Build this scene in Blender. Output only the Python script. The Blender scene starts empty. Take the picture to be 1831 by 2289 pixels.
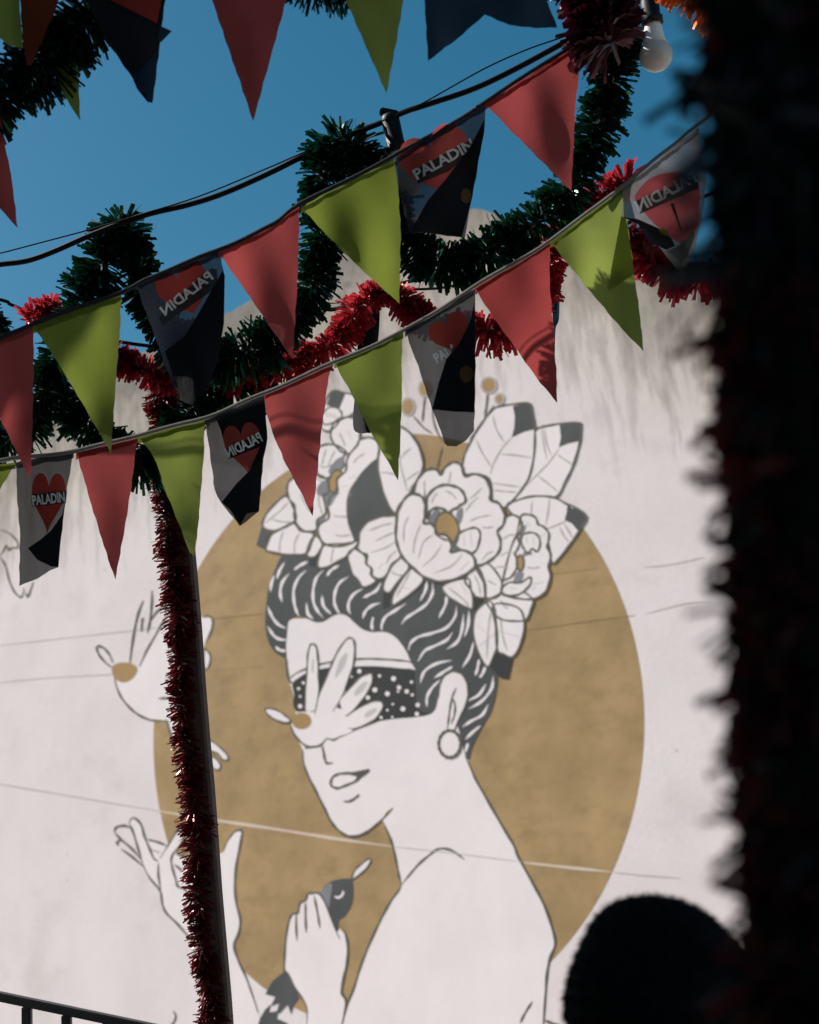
import bpy, bmesh, math, random
import numpy as np
from mathutils import Vector, Matrix
from mathutils.geometry import tessellate_polygon

random.seed(7); np.random.seed(7)
scene = bpy.context.scene
COL = scene.collection

# ------------------------------------------------------------------ camera
PW, PH = 1831.0, 2289.0
VFOV = math.radians(44.0)
FPX = (PH / 2) / math.tan(VFOV / 2)
PITCH, ROLL = math.radians(18.0), math.radians(-6.0)
CAM = Vector((0, 0, 1.6))
_F = Vector((0, math.cos(PITCH), math.sin(PITCH)))
_R0 = Vector((1, 0, 0)); _U0 = _R0.cross(_F)
_R = math.cos(ROLL) * _R0 + math.sin(ROLL) * _U0
_U = -math.sin(ROLL) * _R0 + math.cos(ROLL) * _U0
cd = bpy.data.cameras.new('camera'); cam = bpy.data.objects.new('camera', cd); COL.objects.link(cam)
cam.matrix_world = Matrix(((_R.x, _U.x, -_F.x, CAM.x), (_R.y, _U.y, -_F.y, CAM.y), (_R.z, _U.z, -_F.z, CAM.z), (0, 0, 0, 1)))
cd.sensor_fit = 'VERTICAL'; cd.sensor_height = 24.0; cd.angle_y = VFOV if hasattr(cd, 'angle_y') else VFOV
cd.lens = 12.0 / math.tan(VFOV / 2)
cd.clip_start = 0.05; cd.clip_end = 3000
cd.dof.use_dof = True; cd.dof.focus_distance = 2.9; cd.dof.aperture_fstop = 3.2
scene.camera = cam

# ------------------------------------------------------------------ sky, sun, exposure
SUN_EL, SUN_AZ = math.radians(45), math.radians(-72)      # azimuth clockwise from +Y (view direction)
world = bpy.data.worlds.new('World'); scene.world = world; world.use_nodes = True
wn = world.node_tree; wn.nodes.clear()
sk = wn.nodes.new('ShaderNodeTexSky'); sk.sky_type = 'NISHITA'; sk.sun_disc = False
sk.sun_elevation = SUN_EL; sk.sun_rotation = SUN_AZ
sk.altitude = 0; sk.air_density = 1.25; sk.dust_density = 0.7; sk.ozone_density = 1.5
bg = wn.nodes.new('ShaderNodeBackground'); bg.inputs[1].default_value = 0.05
wo = wn.nodes.new('ShaderNodeOutputWorld')
hs_ = wn.nodes.new('ShaderNodeHueSaturation'); hs_.inputs['Hue'].default_value = 0.478; hs_.inputs['Saturation'].default_value = 1.45; hs_.inputs['Value'].default_value = 0.97
wn.links.new(sk.outputs[0], hs_.inputs['Color']); wn.links.new(hs_.outputs[0], bg.inputs[0]); wn.links.new(bg.outputs[0], wo.inputs[0])
SUNDIR = Vector((math.sin(SUN_AZ) * math.cos(SUN_EL), math.cos(SUN_AZ) * math.cos(SUN_EL), math.sin(SUN_EL)))
sd = bpy.data.lights.new('sun', 'SUN'); sd.energy = 5.0; sd.angle = math.radians(0.53); sd.color = (1.0, 0.94, 0.90)
sun = bpy.data.objects.new('sun', sd); COL.objects.link(sun)
sun.rotation_euler = SUNDIR.to_track_quat('Z', 'Y').to_euler(); sun.location = (0, 0, 20)
vs = scene.view_settings
vs.view_transform = 'Standard'; vs.look = 'None'; vs.exposure = 0.68; vs.gamma = 1.0; vs.use_curve_mapping = False
scene.render.engine = 'CYCLES'

# ------------------------------------------------------------------ helpers
def ray(x, y):
    return _F + ((x - PW / 2) / FPX) * _R - ((y - PH / 2) / FPX) * _U
def pt(x, y, d):
    return CAM + d * ray(x, y)
CROPS = {'N': (0, 0, 1.0), 'D': (0, 0, 1 / 1.06145),
         'C1': (0, 0, 2.875), 'C2': (450, 0, 2.875), 'C3': (900, 0, 2.875), 'C4': (1231, 0, 2.875),
         'C5': (0, 500, 2.875), 'C6': (450, 500, 2.875), 'C7': (900, 400, 2.875), 'C8': (1231, 300, 2.875),
         'T1': (0, 900, 2.875), 'T2': (550, 900, 3.45), 'T3': (850, 850, 3.45), 'T4': (550, 1250, 2.875),
         'T5': (150, 1250, 3.45), 'T6': (0, 1689, 2.875), 'T7': (550, 1689, 2.875), 'T8': (1031, 1689, 2.15625)}
def cv(key, pts):
    ox, oy, s = CROPS[key]
    return [(ox + p[0] / s, oy + p[1] / s) for p in pts]
def P(s):
    """'x,y x,y' -> list"""
    return [tuple(float(v) for v in w.split(',')) for w in s.split()]
def spline(pts, closed=False, n=7):
    pts = [Vector(p) for p in pts]
    m = len(pts); out = []
    if m < 3: return pts
    rng = m if closed else m - 1
    for i in range(rng):
        p1, p2 = pts[i], pts[(i + 1) % m]
        p0 = pts[i - 1] if (closed or i > 0) else p1 - (p2 - p1)
        p3 = pts[(i + 2) % m] if (closed or i + 2 < m) else p2 + (p2 - p1)
        for k in range(n):
            t = k / n
            out.append(0.5 * ((2 * p1) + (p2 - p0) * t + (2 * p0 - 5 * p1 + 4 * p2 - p3) * t * t + (3 * p1 - p0 - 3 * p2 + p3) * t ** 3))
    if not closed: out.append(pts[-1])
    return out
def mesh_obj(name, verts, faces, material, parent=None, smooth=False):
    me = bpy.data.meshes.new(name)
    me.from_pydata([tuple(v) for v in verts], [], faces); me.update()
    if smooth:
        me.polygons.foreach_set('use_smooth', [True] * len(me.polygons))
    if material: me.materials.append(material)
    o = bpy.data.objects.new(name, me); COL.objects.link(o)
    if parent: o.parent = parent
    return o
def bm_obj(name, bm, material, parent=None, smooth=False):
    me = bpy.data.meshes.new(name); bm.to_mesh(me); bm.free()
    if smooth: me.polygons.foreach_set('use_smooth', [True] * len(me.polygons))
    if material: me.materials.append(material)
    o = bpy.data.objects.new(name, me); COL.objects.link(o)
    if parent: o.parent = parent
    return o
def tag(o, label, cat=None, group=None, kind=None):
    if label: o['label'] = label
    if cat: o['category'] = cat
    if group: o['group'] = group
    if kind: o['kind'] = kind
    return o
def empty(name, loc=(0, 0, 0)):
    o = bpy.data.objects.new(name, None); COL.objects.link(o); o.location = loc; o.empty_display_size = 0.1
    return o
def tube(path, r, seg=8, r_end=None):
    path = [Vector(p) for p in path]; vs_, fs = [], []
    n = len(path); up = Vector((0.13, 0.2, 1)).normalized()
    for i, p in enumerate(path):
        t = (path[min(i + 1, n - 1)] - path[max(i - 1, 0)]).normalized()
        a = t.cross(up)
        if a.length < 1e-4: a = t.cross(Vector((1, 0, 0)))
        a.normalize(); b = t.cross(a)
        rr = r if r_end is None else r + (r_end - r) * i / (n - 1)
        for k in range(seg):
            an = 2 * math.pi * k / seg
            vs_.append(p + rr * (math.cos(an) * a + math.sin(an) * b))
    for i in range(n - 1):
        for k in range(seg):
            k2 = (k + 1) % seg
            fs.append((i * seg + k, i * seg + k2, (i + 1) * seg + k2, (i + 1) * seg + k))
    fs.append(tuple(range(seg))[::-1]); fs.append(tuple((n - 1) * seg + k for k in range(seg)))
    return vs_, fs
def lathe(profile, origin, axis, seg=32):
    axis = Vector(axis).normalized(); a = axis.cross(Vector((0.3, 1, 0.1))).normalized(); b = axis.cross(a)
    vs_, fs = [], []
    for (r, h) in profile:
        for k in range(seg):
            an = 2 * math.pi * k / seg
            vs_.append(Vector(origin) + axis * h + r * (math.cos(an) * a + math.sin(an) * b))
    for i in range(len(profile) - 1):
        for k in range(seg):
            k2 = (k + 1) % seg
            fs.append((i * seg + k, i * seg + k2, (i + 1) * seg + k2, (i + 1) * seg + k))
    fs.append(tuple(range(seg))); fs.append(tuple((len(profile) - 1) * seg + k for k in range(seg)))
    return vs_, fs
def box(bm, c, s, rot=None):
    m = Matrix.Translation(c) @ (rot.to_4x4() if rot else Matrix()) @ Matrix.Diagonal((s[0], s[1], s[2], 1))
    bmesh.ops.create_cube(bm, size=1, matrix=m)

# ------------------------------------------------------------------ materials
class NG:
    def __init__(s, name):
        s.m = bpy.data.materials.new(name); s.m.use_nodes = True; s.t = s.m.node_tree; s.t.nodes.clear()
        s.out = s.t.nodes.new('ShaderNodeOutputMaterial')
    def n(s, typ, **kw):
        nd = s.t.nodes.new(typ)
        for k, v in kw.items():
            if k.startswith('i_'):
                key = k[2:]; key = int(key) if key.isdigit() else key.replace('_', ' ')
                if hasattr(v, 'is_output') or isinstance(v, bpy.types.NodeSocket): s.t.links.new(v, nd.inputs[key])
                else: nd.inputs[key].default_value = v
            else: setattr(nd, k, v)
        return nd
    def math(s, op, a, b=0.0, c=None, clamp=False):
        nd = s.t.nodes.new('ShaderNodeMath'); nd.operation = op; nd.use_clamp = clamp
        for i, v in enumerate((a, b) if c is None else (a, b, c)):
            if isinstance(v, bpy.types.NodeSocket): s.t.links.new(v, nd.inputs[i])
            else: nd.inputs[i].default_value = v
        return nd.outputs[0]
    def mix(s, f, a, b):
        nd = s.t.nodes.new('ShaderNodeMix'); nd.data_type = 'RGBA'
        for i, v in ((0, f), (6, a), (7, b)):
            if isinstance(v, bpy.types.NodeSocket): s.t.links.new(v, nd.inputs[i])
            else: nd.inputs[i].default_value = v if i == 0 else (*v, 1)[:4]
        return nd.outputs[2]
    def noise(s, vec, scale, detail=4, rough=0.55):
        nd = s.t.nodes.new('ShaderNodeTexNoise'); nd.inputs['Scale'].default_value = scale
        nd.inputs['Detail'].default_value = detail; nd.inputs['Roughness'].default_value = rough
        s.t.links.new(vec, nd.inputs['Vector']); return nd.outputs[0]
    def ramp(s, f, lo, hi):
        nd = s.t.nodes.new('ShaderNodeMapRange'); nd.interpolation_type = 'SMOOTHSTEP'
        nd.inputs[1].default_value = lo; nd.inputs[2].default_value = hi
        s.t.links.new(f, nd.inputs[0]); return nd.outputs[0]
    def coord(s): return s.t.nodes.new('ShaderNodeTexCoord').outputs['Object']
    def scaled(s, v, sx, sy, sz):
        nd = s.t.nodes.new('ShaderNodeMapping'); nd.inputs['Scale'].default_value = (sx, sy, sz)
        s.t.links.new(v, nd.inputs[0]); return nd.outputs[0]
    def bump(s, h, strength=0.3, dist=0.01):
        nd = s.t.nodes.new('ShaderNodeBump'); nd.inputs['Strength'].default_value = strength; nd.inputs['Distance'].default_value = dist
        s.t.links.new(h, nd.inputs['Height']); return nd.outputs[0]
    def done(s, shader): s.t.links.new(shader, s.out.inputs[0]); return s.m
    def bsdf(s, col, rough=0.6, metal=0.0, normal=None, spec=0.5, trans=0.0):
        b = s.t.nodes.new('ShaderNodeBsdfPrincipled')
        if isinstance(col, bpy.types.NodeSocket): s.t.links.new(col, b.inputs['Base Color'])
        else: b.inputs['Base Color'].default_value = (*col, 1)
        b.inputs['Roughness'].default_value = rough; b.inputs['Metallic'].default_value = metal
        b.inputs['Specular IOR Level'].default_value = spec
        if normal: s.t.links.new(normal, b.inputs['Normal'])
        return b.outputs[0]

def plain(name, col, rough=0.6, metal=0.0, var=0.15, scale=20, spec=0.5, bump=0.0):
    g = NG(name); c = g.coord(); f = g.noise(c, scale, 5)
    colr = g.mix(g.ramp(f, 0.25, 0.75), tuple(v * (1 - var) for v in col), tuple(min(1, v * (1 + var)) for v in col))
    nm = g.bump(g.noise(c, scale * 6, 3), bump, 0.004) if bump else None
    return g.done(g.bsdf(colr, rough, metal, nm, spec))

def paint(name, col, var=0.08, blotch=0.0, blotchcol=None):
    """matt wall paint seen on old render: large soft mottling, fine grain, small chips"""
    g = NG(name); c = g.coord()
    big = g.noise(c, 1.1, 5, 0.6); fine = g.noise(c, 26, 4, 0.7)
    colr = g.mix(g.ramp(big, 0.3, 0.7), tuple(v * (1 - var) for v in col), tuple(min(1, v * (1 + var)) for v in col))
    colr = g.mix(g.math('MULTIPLY', g.ramp(fine, 0.35, 0.8), 0.10), colr, tuple(v * 0.6 for v in col))
    if blotch:
        b2 = g.noise(g.scaled(c, 1.0, 1, 1.6), 2.3, 6, 0.65)
        colr = g.mix(g.math('MULTIPLY', g.ramp(b2, 0.42, 0.72), blotch), colr, blotchcol)
    nm = g.bump(fine, 0.25, 0.006)
    return g.done(g.bsdf(colr, 0.85, 0, nm, 0.25))

def cloth(name, col, trans=0.5, weave=900, var=0.06, sheer=0.0):
    g = NG(name); c = g.coord()
    f = g.noise(c, 14, 4)
    colr = g.mix(g.ramp(f, 0.3, 0.7), tuple(v * (1 - var) for v in col), tuple(min(1, v * (1 + var)) for v in col))
    oi = g.n('ShaderNodeObjectInfo'); hsv = g.n('ShaderNodeHueSaturation'); g.t.links.new(colr, hsv.inputs['Color'])
    g.t.links.new(g.math('MULTIPLY_ADD', oi.outputs['Random'], 0.3, 0.85), hsv.inputs['Value']); g.t.links.new(g.math('MULTIPLY_ADD', oi.outputs['Random'], -0.08, 1.04), hsv.inputs['Saturation']); colr = hsv.outputs[0]
    w = g.noise(c, weave, 2)
    wr = g.noise(g.scaled(c, 1, 1, 0.5), 34, 3)
    nm = g.bump(g.math('MULTIPLY_ADD', w, 0.05, wr), 0.35, 0.006)
    d = g.bsdf(colr, 0.85, 0, nm, 0.2)
    tr = g.n('ShaderNodeBsdfTranslucent'); g.t.links.new(colr, tr.inputs[0])
    mx = g.n('ShaderNodeMixShader'); mx.inputs[0].default_value = trans
    g.t.links.new(d, mx.inputs[1]); g.t.links.new(tr.outputs[0], mx.inputs[2])
    if sheer:
        tp_ = g.n('ShaderNodeBsdfTransparent'); m2 = g.n('ShaderNodeMixShader'); m2.inputs[0].default_value = sheer
        g.t.links.new(mx.outputs[0], m2.inputs[1]); g.t.links.new(tp_.outputs[0], m2.inputs[2]); mx = m2
    return g.done(mx.outputs[0])

def foil(name, col, rough=0.28, metal=0.75, trans=0.15, tcol=None):
    g = NG(name); c = g.coord()
    f = g.noise(c, 30, 3)
    colr = g.mix(g.ramp(f, 0.3, 0.7), tuple(v * 0.7 for v in col), tuple(min(1, v * 1.3) for v in col))
    d = g.bsdf(colr, rough, metal, None, 0.5)
    tr = g.n('ShaderNodeBsdfTranslucent'); tr.inputs[0].default_value = (*(tcol or col), 1)
    mx = g.n('ShaderNodeMixShader'); mx.inputs[0].default_value = trans
    g.t.links.new(d, mx.inputs[1]); g.t.links.new(tr.outputs[0], mx.inputs[2])
    return g.done(mx.outputs[0])

M = {}
M['mur_white'] = paint('mural_white_paint', (0.765, 0.70, 0.695), 0.04)
M['mur_line'] = paint('mural_line_paint', (0.105, 0.098, 0.075), 0.15)
M['mur_soft'] = paint('mural_soft_line_paint', (0.40, 0.37, 0.35), 0.08)
M['mur_shade'] = paint('mural_spray_shading', (0.50, 0.47, 0.46), 0.08)
M['mur_grey'] = paint('mural_grey_paint', (0.068, 0.073, 0.074), 0.18)
M['mur_dark'] = paint('mural_dark_paint', (0.032, 0.034, 0.034), 0.12)
M['mur_mid'] = paint('mural_mid_grey_paint', (0.20, 0.20, 0.215), 0.15)
M['mur_gold'] = paint('mural_gold_paint', (0.365, 0.245, 0.115), 0.14, 0.75, (0.255, 0.170, 0.078))
M['mur_tan'] = paint('mural_tan_paint', (0.35, 0.22, 0.09), 0.12)
M['crack_white'] = paint('wall_joint_on_white', (0.50, 0.47, 0.455), 0.05)
M['crack_gold'] = paint('wall_joint_on_gold', (0.22, 0.145, 0.065), 0.05)
M['red'] = cloth('red_cloth', (0.300, 0.052, 0.050), 0.48)
M['lime'] = cloth('lime_cloth', (0.178, 0.222, 0.040), 0.48)
M['grey'] = cloth('grey_cloth', (0.038, 0.040, 0.044), 0.4, sheer=0.085)
M['grey_dark'] = cloth('dark_slate_cloth', (0.020, 0.024, 0.034), 0.35, sheer=0.10)
M['heart_sunlit'] = cloth('sunlit_heart_print', (0.62, 0.13, 0.14), 0.5)  # lighter copy of the heart print, sunlight put into its colour
M['grey_sunlit'] = cloth('sunlit_grey_cloth', (0.15, 0.145, 0.145), 0.45, sheer=0.12)  # lighter copy of the grey cloth, coloured as if its face were sunlit
M['navy'] = cloth('navy_cloth', (0.008, 0.008, 0.012), 0.2)
M['blue'] = cloth('blue_cloth', (0.012, 0.030, 0.055), 0.35)
M['brown'] = cloth('rust_cloth', (0.12, 0.025, 0.010), 0.4)
M['heart'] = cloth('heart_print', (0.50, 0.075, 0.06), 0.5)
M['letters'] = cloth('lettering_print', (0.82, 0.80, 0.78), 0.25)
M['dot'] = cloth('ochre_dot_print', (0.11, 0.065, 0.025), 0.3)
M['tape'] = cloth('bunting_tape', (0.22, 0.21, 0.19), 0.3)
M['tape_dark'] = cloth('dark_bunting_tape', (0.025, 0.025, 0.03), 0.15)
M['foil_green'] = foil('green_tinsel_foil', (0.010, 0.065, 0.036), 0.2, 0.7, 0.12, (0.004, 0.05, 0.02))
M['foil_glint'] = foil('glint_green_tinsel_foil', (0.05, 0.20, 0.14), 0.08, 0.95, 0.05, (0.01, 0.1, 0.05))  # brighter, glossier copy of the green foil, glints put into its colour
M['foil_red'] = foil('red_tinsel_foil', (0.42, 0.035, 0.045), 0.22, 0.6, 0.35, (0.48, 0.035, 0.05))
M['foil_dark'] = foil('wine_tinsel_foil', (0.10, 0.012, 0.014), 0.3, 0.6, 0.25, (0.12, 0.008, 0.01))
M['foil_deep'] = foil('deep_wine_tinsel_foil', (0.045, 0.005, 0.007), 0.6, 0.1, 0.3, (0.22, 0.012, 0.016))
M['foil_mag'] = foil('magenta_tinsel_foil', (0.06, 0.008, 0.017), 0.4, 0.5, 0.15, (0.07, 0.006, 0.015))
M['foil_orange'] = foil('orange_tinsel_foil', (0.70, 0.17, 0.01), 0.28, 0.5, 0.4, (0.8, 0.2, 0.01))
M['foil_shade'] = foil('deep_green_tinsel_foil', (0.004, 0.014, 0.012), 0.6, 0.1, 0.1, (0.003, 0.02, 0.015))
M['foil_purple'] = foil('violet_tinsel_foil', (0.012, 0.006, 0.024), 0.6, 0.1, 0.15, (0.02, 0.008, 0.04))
M['core'] = plain('garland_wire', (0.02, 0.02, 0.02), 0.5, 0.3)
M['cable'] = plain('black_cable', (0.006, 0.006, 0.007), 0.6, 0, 0.2, 40, 0.15)
M['socket'] = plain('black_lamp_socket', (0.006, 0.006, 0.007), 0.55, 0, 0.2, 60, 0.2)
M['bulb_neck'] = plain('bulb_white_plastic', (0.78, 0.75, 0.73), 0.35, 0, 0.03, 30)
M['bulb_glass'] = plain('bulb_opal_globe', (0.55, 0.53, 0.50), 0.16, 0, 0.04, 12)
M['pole'] = plain('weathered_timber', (0.050, 0.030, 0.024), 0.75, 0, 0.35, 30, 0.3, 0.4)
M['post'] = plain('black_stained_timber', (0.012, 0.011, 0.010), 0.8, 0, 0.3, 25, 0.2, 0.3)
M['rail'] = plain('black_painted_iron', (0.014, 0.015, 0.018), 0.5, 0.0, 0.25, 40, 0.4, 0.2)
M['ground'] = plain('pale_paving_ground', (0.26, 0.24, 0.22), 0.9, 0, 0.2, 1.5)
M['concrete'] = plain('ramp_concrete', (0.30, 0.28, 0.26), 0.9, 0, 0.2, 4, 0.3, 0.4)
M['skin'] = plain('skin', (0.32, 0.18, 0.12), 0.6, 0, 0.08, 20)
M['hair'] = plain('black_hair', (0.006, 0.0055, 0.006), 0.85, 0, 0.3, 60, 0.1)
M['jacket'] = plain('black_jacket_cloth', (0.014, 0.014, 0.017), 0.9, 0, 0.2, 30, 0.2)
M['jeans'] = plain('dark_trouser_cloth', (0.02, 0.024, 0.04), 0.9, 0, 0.2, 30, 0.2)
M['shoe'] = plain('black_leather', (0.015, 0.015, 0.015), 0.4)
M['awning'] = plain('dark_canvas', (0.035, 0.033, 0.032), 0.9, 0, 0.2, 8, 0.2)

# ------------------------------------------------------------------ ground and the gable wall with its mural
gv = [(-300, -300, 0), (300, -300, 0), (300, 300, 0), (-300, 300, 0)]
tag(mesh_obj('ground', gv, [(0, 1, 2, 3)], M['ground']), None, kind='structure')

YAW, WD = math.radians(38), 14.0
LX = Vector((math.cos(YAW), -math.sin(YAW), 0)); LY = Vector((math.sin(YAW), math.cos(YAW), 0)); LZ = Vector((0, 0, 1))
W0 = Vector((0, WD, 0))
WMAT = Matrix(((LX.x, LY.x, LZ.x, W0.x), (LX.y, LY.y, LZ.y, W0.y), (LX.z, LY.z, LZ.z, W0.z), (0, 0, 0, 1)))
def wl(x, y):
    """where the wall's face lies behind a point of the photograph, in wall metres (along, up)"""
    r = ray(x, y); t = (W0 - CAM).dot(LY) / r.dot(LY)
    q = CAM + t * r - W0
    return (q.dot(LX), q.dot(LZ))
top_px = [(-420, 1120), (280, 806), (520, 694), (763, 562), (900, 479), (1060, 467), (1100, 476), (1421, 583), (1560, 632), (2500, 960)]
top = [wl(*p) for p in top_px]
prof = []
rng = random.Random(3)
for (a, b) in zip(top[:-1], top[1:]):
    n = max(2, int(abs(b[0] - a[0]) / 0.10))
    for k in range(n):
        t = k / n
        prof.append((a[0] + (b[0] - a[0]) * t, a[1] + (b[1] - a[1]) * t + rng.uniform(-0.02, 0.02)))
prof.append(top[-1])
outl = [(prof[0][0], -0.3)] + prof + [(prof[-1][0], -0.3)]
nv = len(outl)
wverts = [(x, 0, z) for x, z in outl] + [(x, 0.4, z) for x, z in outl]
wfaces = [tuple(range(nv)), tuple(range(2 * nv - 1, nv - 1, -1))] + [(i, i + nv, (i + 1) % nv + nv, (i + 1) % nv) for i in range(nv)]
# wall render: off-white lime wash, grey weather streaks running down from the coping
def wall_material():
    g = NG('weathered_white_render'); c = g.coord()
    sep = g.n('ShaderNodeSeparateXYZ'); g.t.links.new(c, sep.inputs[0]); X, Z = sep.outputs[0], sep.outputs[2]
    def line(a, b):
        s = (b[1] - a[1]) / (b[0] - a[0]); return g.math('MULTIPLY_ADD', X, s, a[1] - s * a[0])
    t = g.math('MINIMUM', line(top[1], top[4]), line(top[6], top[7])); t = g.math('MINIMUM', t, top[5][1])
    d = g.math('SUBTRACT', t, Z)
    wob = g.n('ShaderNodeCombineXYZ'); g.t.links.new(g.math('MULTIPLY_ADD', g.noise(c, 1.7, 4), 0.22, X), wob.inputs[0]); g.t.links.new(Z, wob.inputs[2]); cw = wob.outputs[0]
    st = g.noise(g.scaled(cw, 2.4, 1, 0.22), 2.0, 6, 0.65)          # long vertical streaks
    st2 = g.noise(g.scaled(cw, 2.6, 1, 0.75), 2.0, 7, 0.65)
    blot = g.noise(c, 2.6, 6, 0.65)
    s_all = g.math('MULTIPLY_ADD', st2, 0.4, g.math('MULTIPLY', st, 0.8))
    reach = g.math('MULTIPLY_ADD', g.ramp(s_all, 0.38, 0.74), 2.6, 0.35)
    f = g.math('SUBTRACT', 1.0, g.math('DIVIDE', d, reach), clamp=True)
    f = g.math('POWER', f, 0.9)
    f = g.math('MULTIPLY', f, g.math('MULTIPLY_ADD', g.ramp(st2, 0.3, 0.72), 0.6, 0.45))
    f = g.math('MAXIMUM', f, g.math('MULTIPLY', g.ramp(g.math('MULTIPLY_ADD', blot, 0.9, g.math('MULTIPLY', d, -0.75)), 0.12, 0.5), 0.9))
    base = g.mix(g.ramp(g.noise(c, 0.9, 5, 0.6), 0.3, 0.7), (0.68, 0.612, 0.605), (0.74, 0.675, 0.668))
    base = g.mix(g.math('MULTIPLY', g.ramp(g.noise(c, 18, 4, 0.7), 0.4, 0.8), 0.12), base, (0.42, 0.39, 0.36))
    base = g.mix(g.math('MULTIPLY', g.ramp(g.noise(g.scaled(c, 1, 1, 1.5), 0.75, 7, 0.68), 0.52, 0.66), 0.28), base, (0.52, 0.47, 0.445))
    spk = g.n('ShaderNodeTexVoronoi'); spk.inputs['Scale'].default_value = 1.6; g.t.links.new(c, spk.inputs['Vector'])
    base = g.mix(g.math('MULTIPLY', g.ramp(spk.outputs['Distance'], 0.045, 0.02), 0.45), base, (0.25, 0.23, 0.21))
    warm = g.ramp(d, 2.6, 0.3)
    base = g.mix(g.math('MULTIPLY', warm, 0.8), base, (0.50, 0.43, 0.345))
    grime = g.mix(g.ramp(blot, 0.35, 0.7), (0.17, 0.155, 0.13), (0.085, 0.085, 0.075))
    colr = g.mix(g.math('MULTIPLY', f, 0.9, clamp=True), base, grime)
    nm = g.bump(g.noise(c, 22, 5, 0.7), 0.35, 0.008)
    return g.done(g.bsdf(colr, 0.92, 0, nm, 0.2))
wall = mesh_obj('gable_wall', wverts, wfaces, wall_material())
wall.matrix_world = WMAT
tag(wall, 'whitewashed gable wall with grey weather streaks and a huge mural of a blindfolded woman', 'wall')

STEP = 0.0009; _jit = [0]
def flat_fill(name, pts, mat, level, parent):
    loc = [wl(*p) for p in pts]
    tri = tessellate_polygon([[Vector((a, b, 0)) for a, b in loc]])
    yy = -STEP * (level + 1)
    o = mesh_obj(name, [(a, yy, b) for a, b in loc], [], mat, parent)
    me = o.data; me.clear_geometry(); fs = []
    for f in tri:
        a, b, c = (loc[i] for i in f)
        cr = (b[0] - a[0]) * (c[1] - a[1]) - (b[1] - a[1]) * (c[0] - a[0])
        if abs(cr) < 1e-12: continue
        fs.append(tuple(f) if cr > 0 else tuple(f)[::-1])
    me.from_pydata([(a, yy, b) for a, b in loc], [], fs); me.update()
    return o
def fill(name, key, s, mat, level, parent, curve=True, closed=True):
    pts = cv(key, P(s) if isinstance(s, str) else s)
    if curve: pts = [tuple(v) for v in spline([(x, y, 0) for x, y in pts], True, 6)]
    return flat_fill(name, [(p[0], p[1]) for p in pts], M[mat], level, parent)
def ribbons(name, lines, mat, width, level, parent, taper=0.35):
    """painted strokes; each line is a list of photograph points, width in photograph pixels"""
    verts, faces = [], []
    for ln in lines:
        closed = len(ln) > 3 and (Vector(ln[0]) - Vector(ln[-1])).length < 1e-6
        sp = spline([(x, y, 0) for x, y in (ln[:-1] if closed else ln)], closed, 7)
        if closed: sp = sp + [sp[0]]
        q = [Vector((p[0], p[1])) for p in sp]; n = len(q)
        w = width * 0.5; _jit[0] = (_jit[0] + 1) % 9
        yy = -STEP * (level + 1) - _jit[0] * 0.00005
        b0 = len(verts)
        for i in range(n):
            if closed: t = q[(i + 1) % (n - 1)] - q[(i - 1) % (n - 1)]
            else: t = q[min(i + 1, n - 1)] - q[max(i - 1, 0)]
            if t.length < 1e-9: t = Vector((1, 0))
            t.normalize(); nn = Vector((-t.y, t.x))
            u = i / (n - 1)
            k = 1.0 if closed else taper + (1 - taper) * min(1, min(u, 1 - u) * 5)
            k *= 0.92 + 0.16 * math.sin(i * 0.7 + b0)
            for sgn in (-1, 1):
                v = q[i] + sgn * nn * w * k; v = wl(v.x, v.y); verts.append((v[0], yy, v[1]))
        for i in range(n - 1):
            faces.append((b0 + 2 * i, b0 + 2 * i + 1, b0 + 2 * i + 3, b0 + 2 * i + 2))
    return mesh_obj(name, verts, faces, M[mat], parent)
def strokes(name, key, strs, mat='mur_line', width=6, level=5, parent=None, taper=0.35):
    return ribbons(name, [cv(key, P(s)) for s in strs], mat, width, level, parent or wall, taper)
def shape(name, key, s, mat, level, parent=None, line=5.5, veins=(), tip=None, curve=True, shade=()):
    o = fill(name, key, s, mat, level, parent or wall, curve)
    pts = P(s)
    if line: ribbons('outline', [cv(key, pts + [pts[0]])], 'mur_line', line, level + 0.55, o)
    if veins: ribbons('vein', [cv(key, P(v)) for v in veins], 'mur_soft', 4.0, level + 0.3, o)
    if tip: fill('dark_tip', key, tip, 'mur_grey', level + 0.4, o, False)
    return o
def ell(key, cx, cy, rx, ry, n=22, rot=0):
    out = []
    for k in range(n):
        a = 2 * math.pi * k / n; x, y = rx * math.cos(a), ry * math.sin(a)
        out.append((cx + x * math.cos(rot) - y * math.sin(rot), cy + x * math.sin(rot) + y * math.cos(rot)))
    return ' '.join('%.2f,%.2f' % p for p in out)

disc = fill('painted_disc', 'N', ell('N', 891.8, 1638.2, 547.8, 669.5, 90, 0.0812), 'mur_gold', 0, wall)
disc['label'] = 'big ochre disc painted behind the woman'

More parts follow.
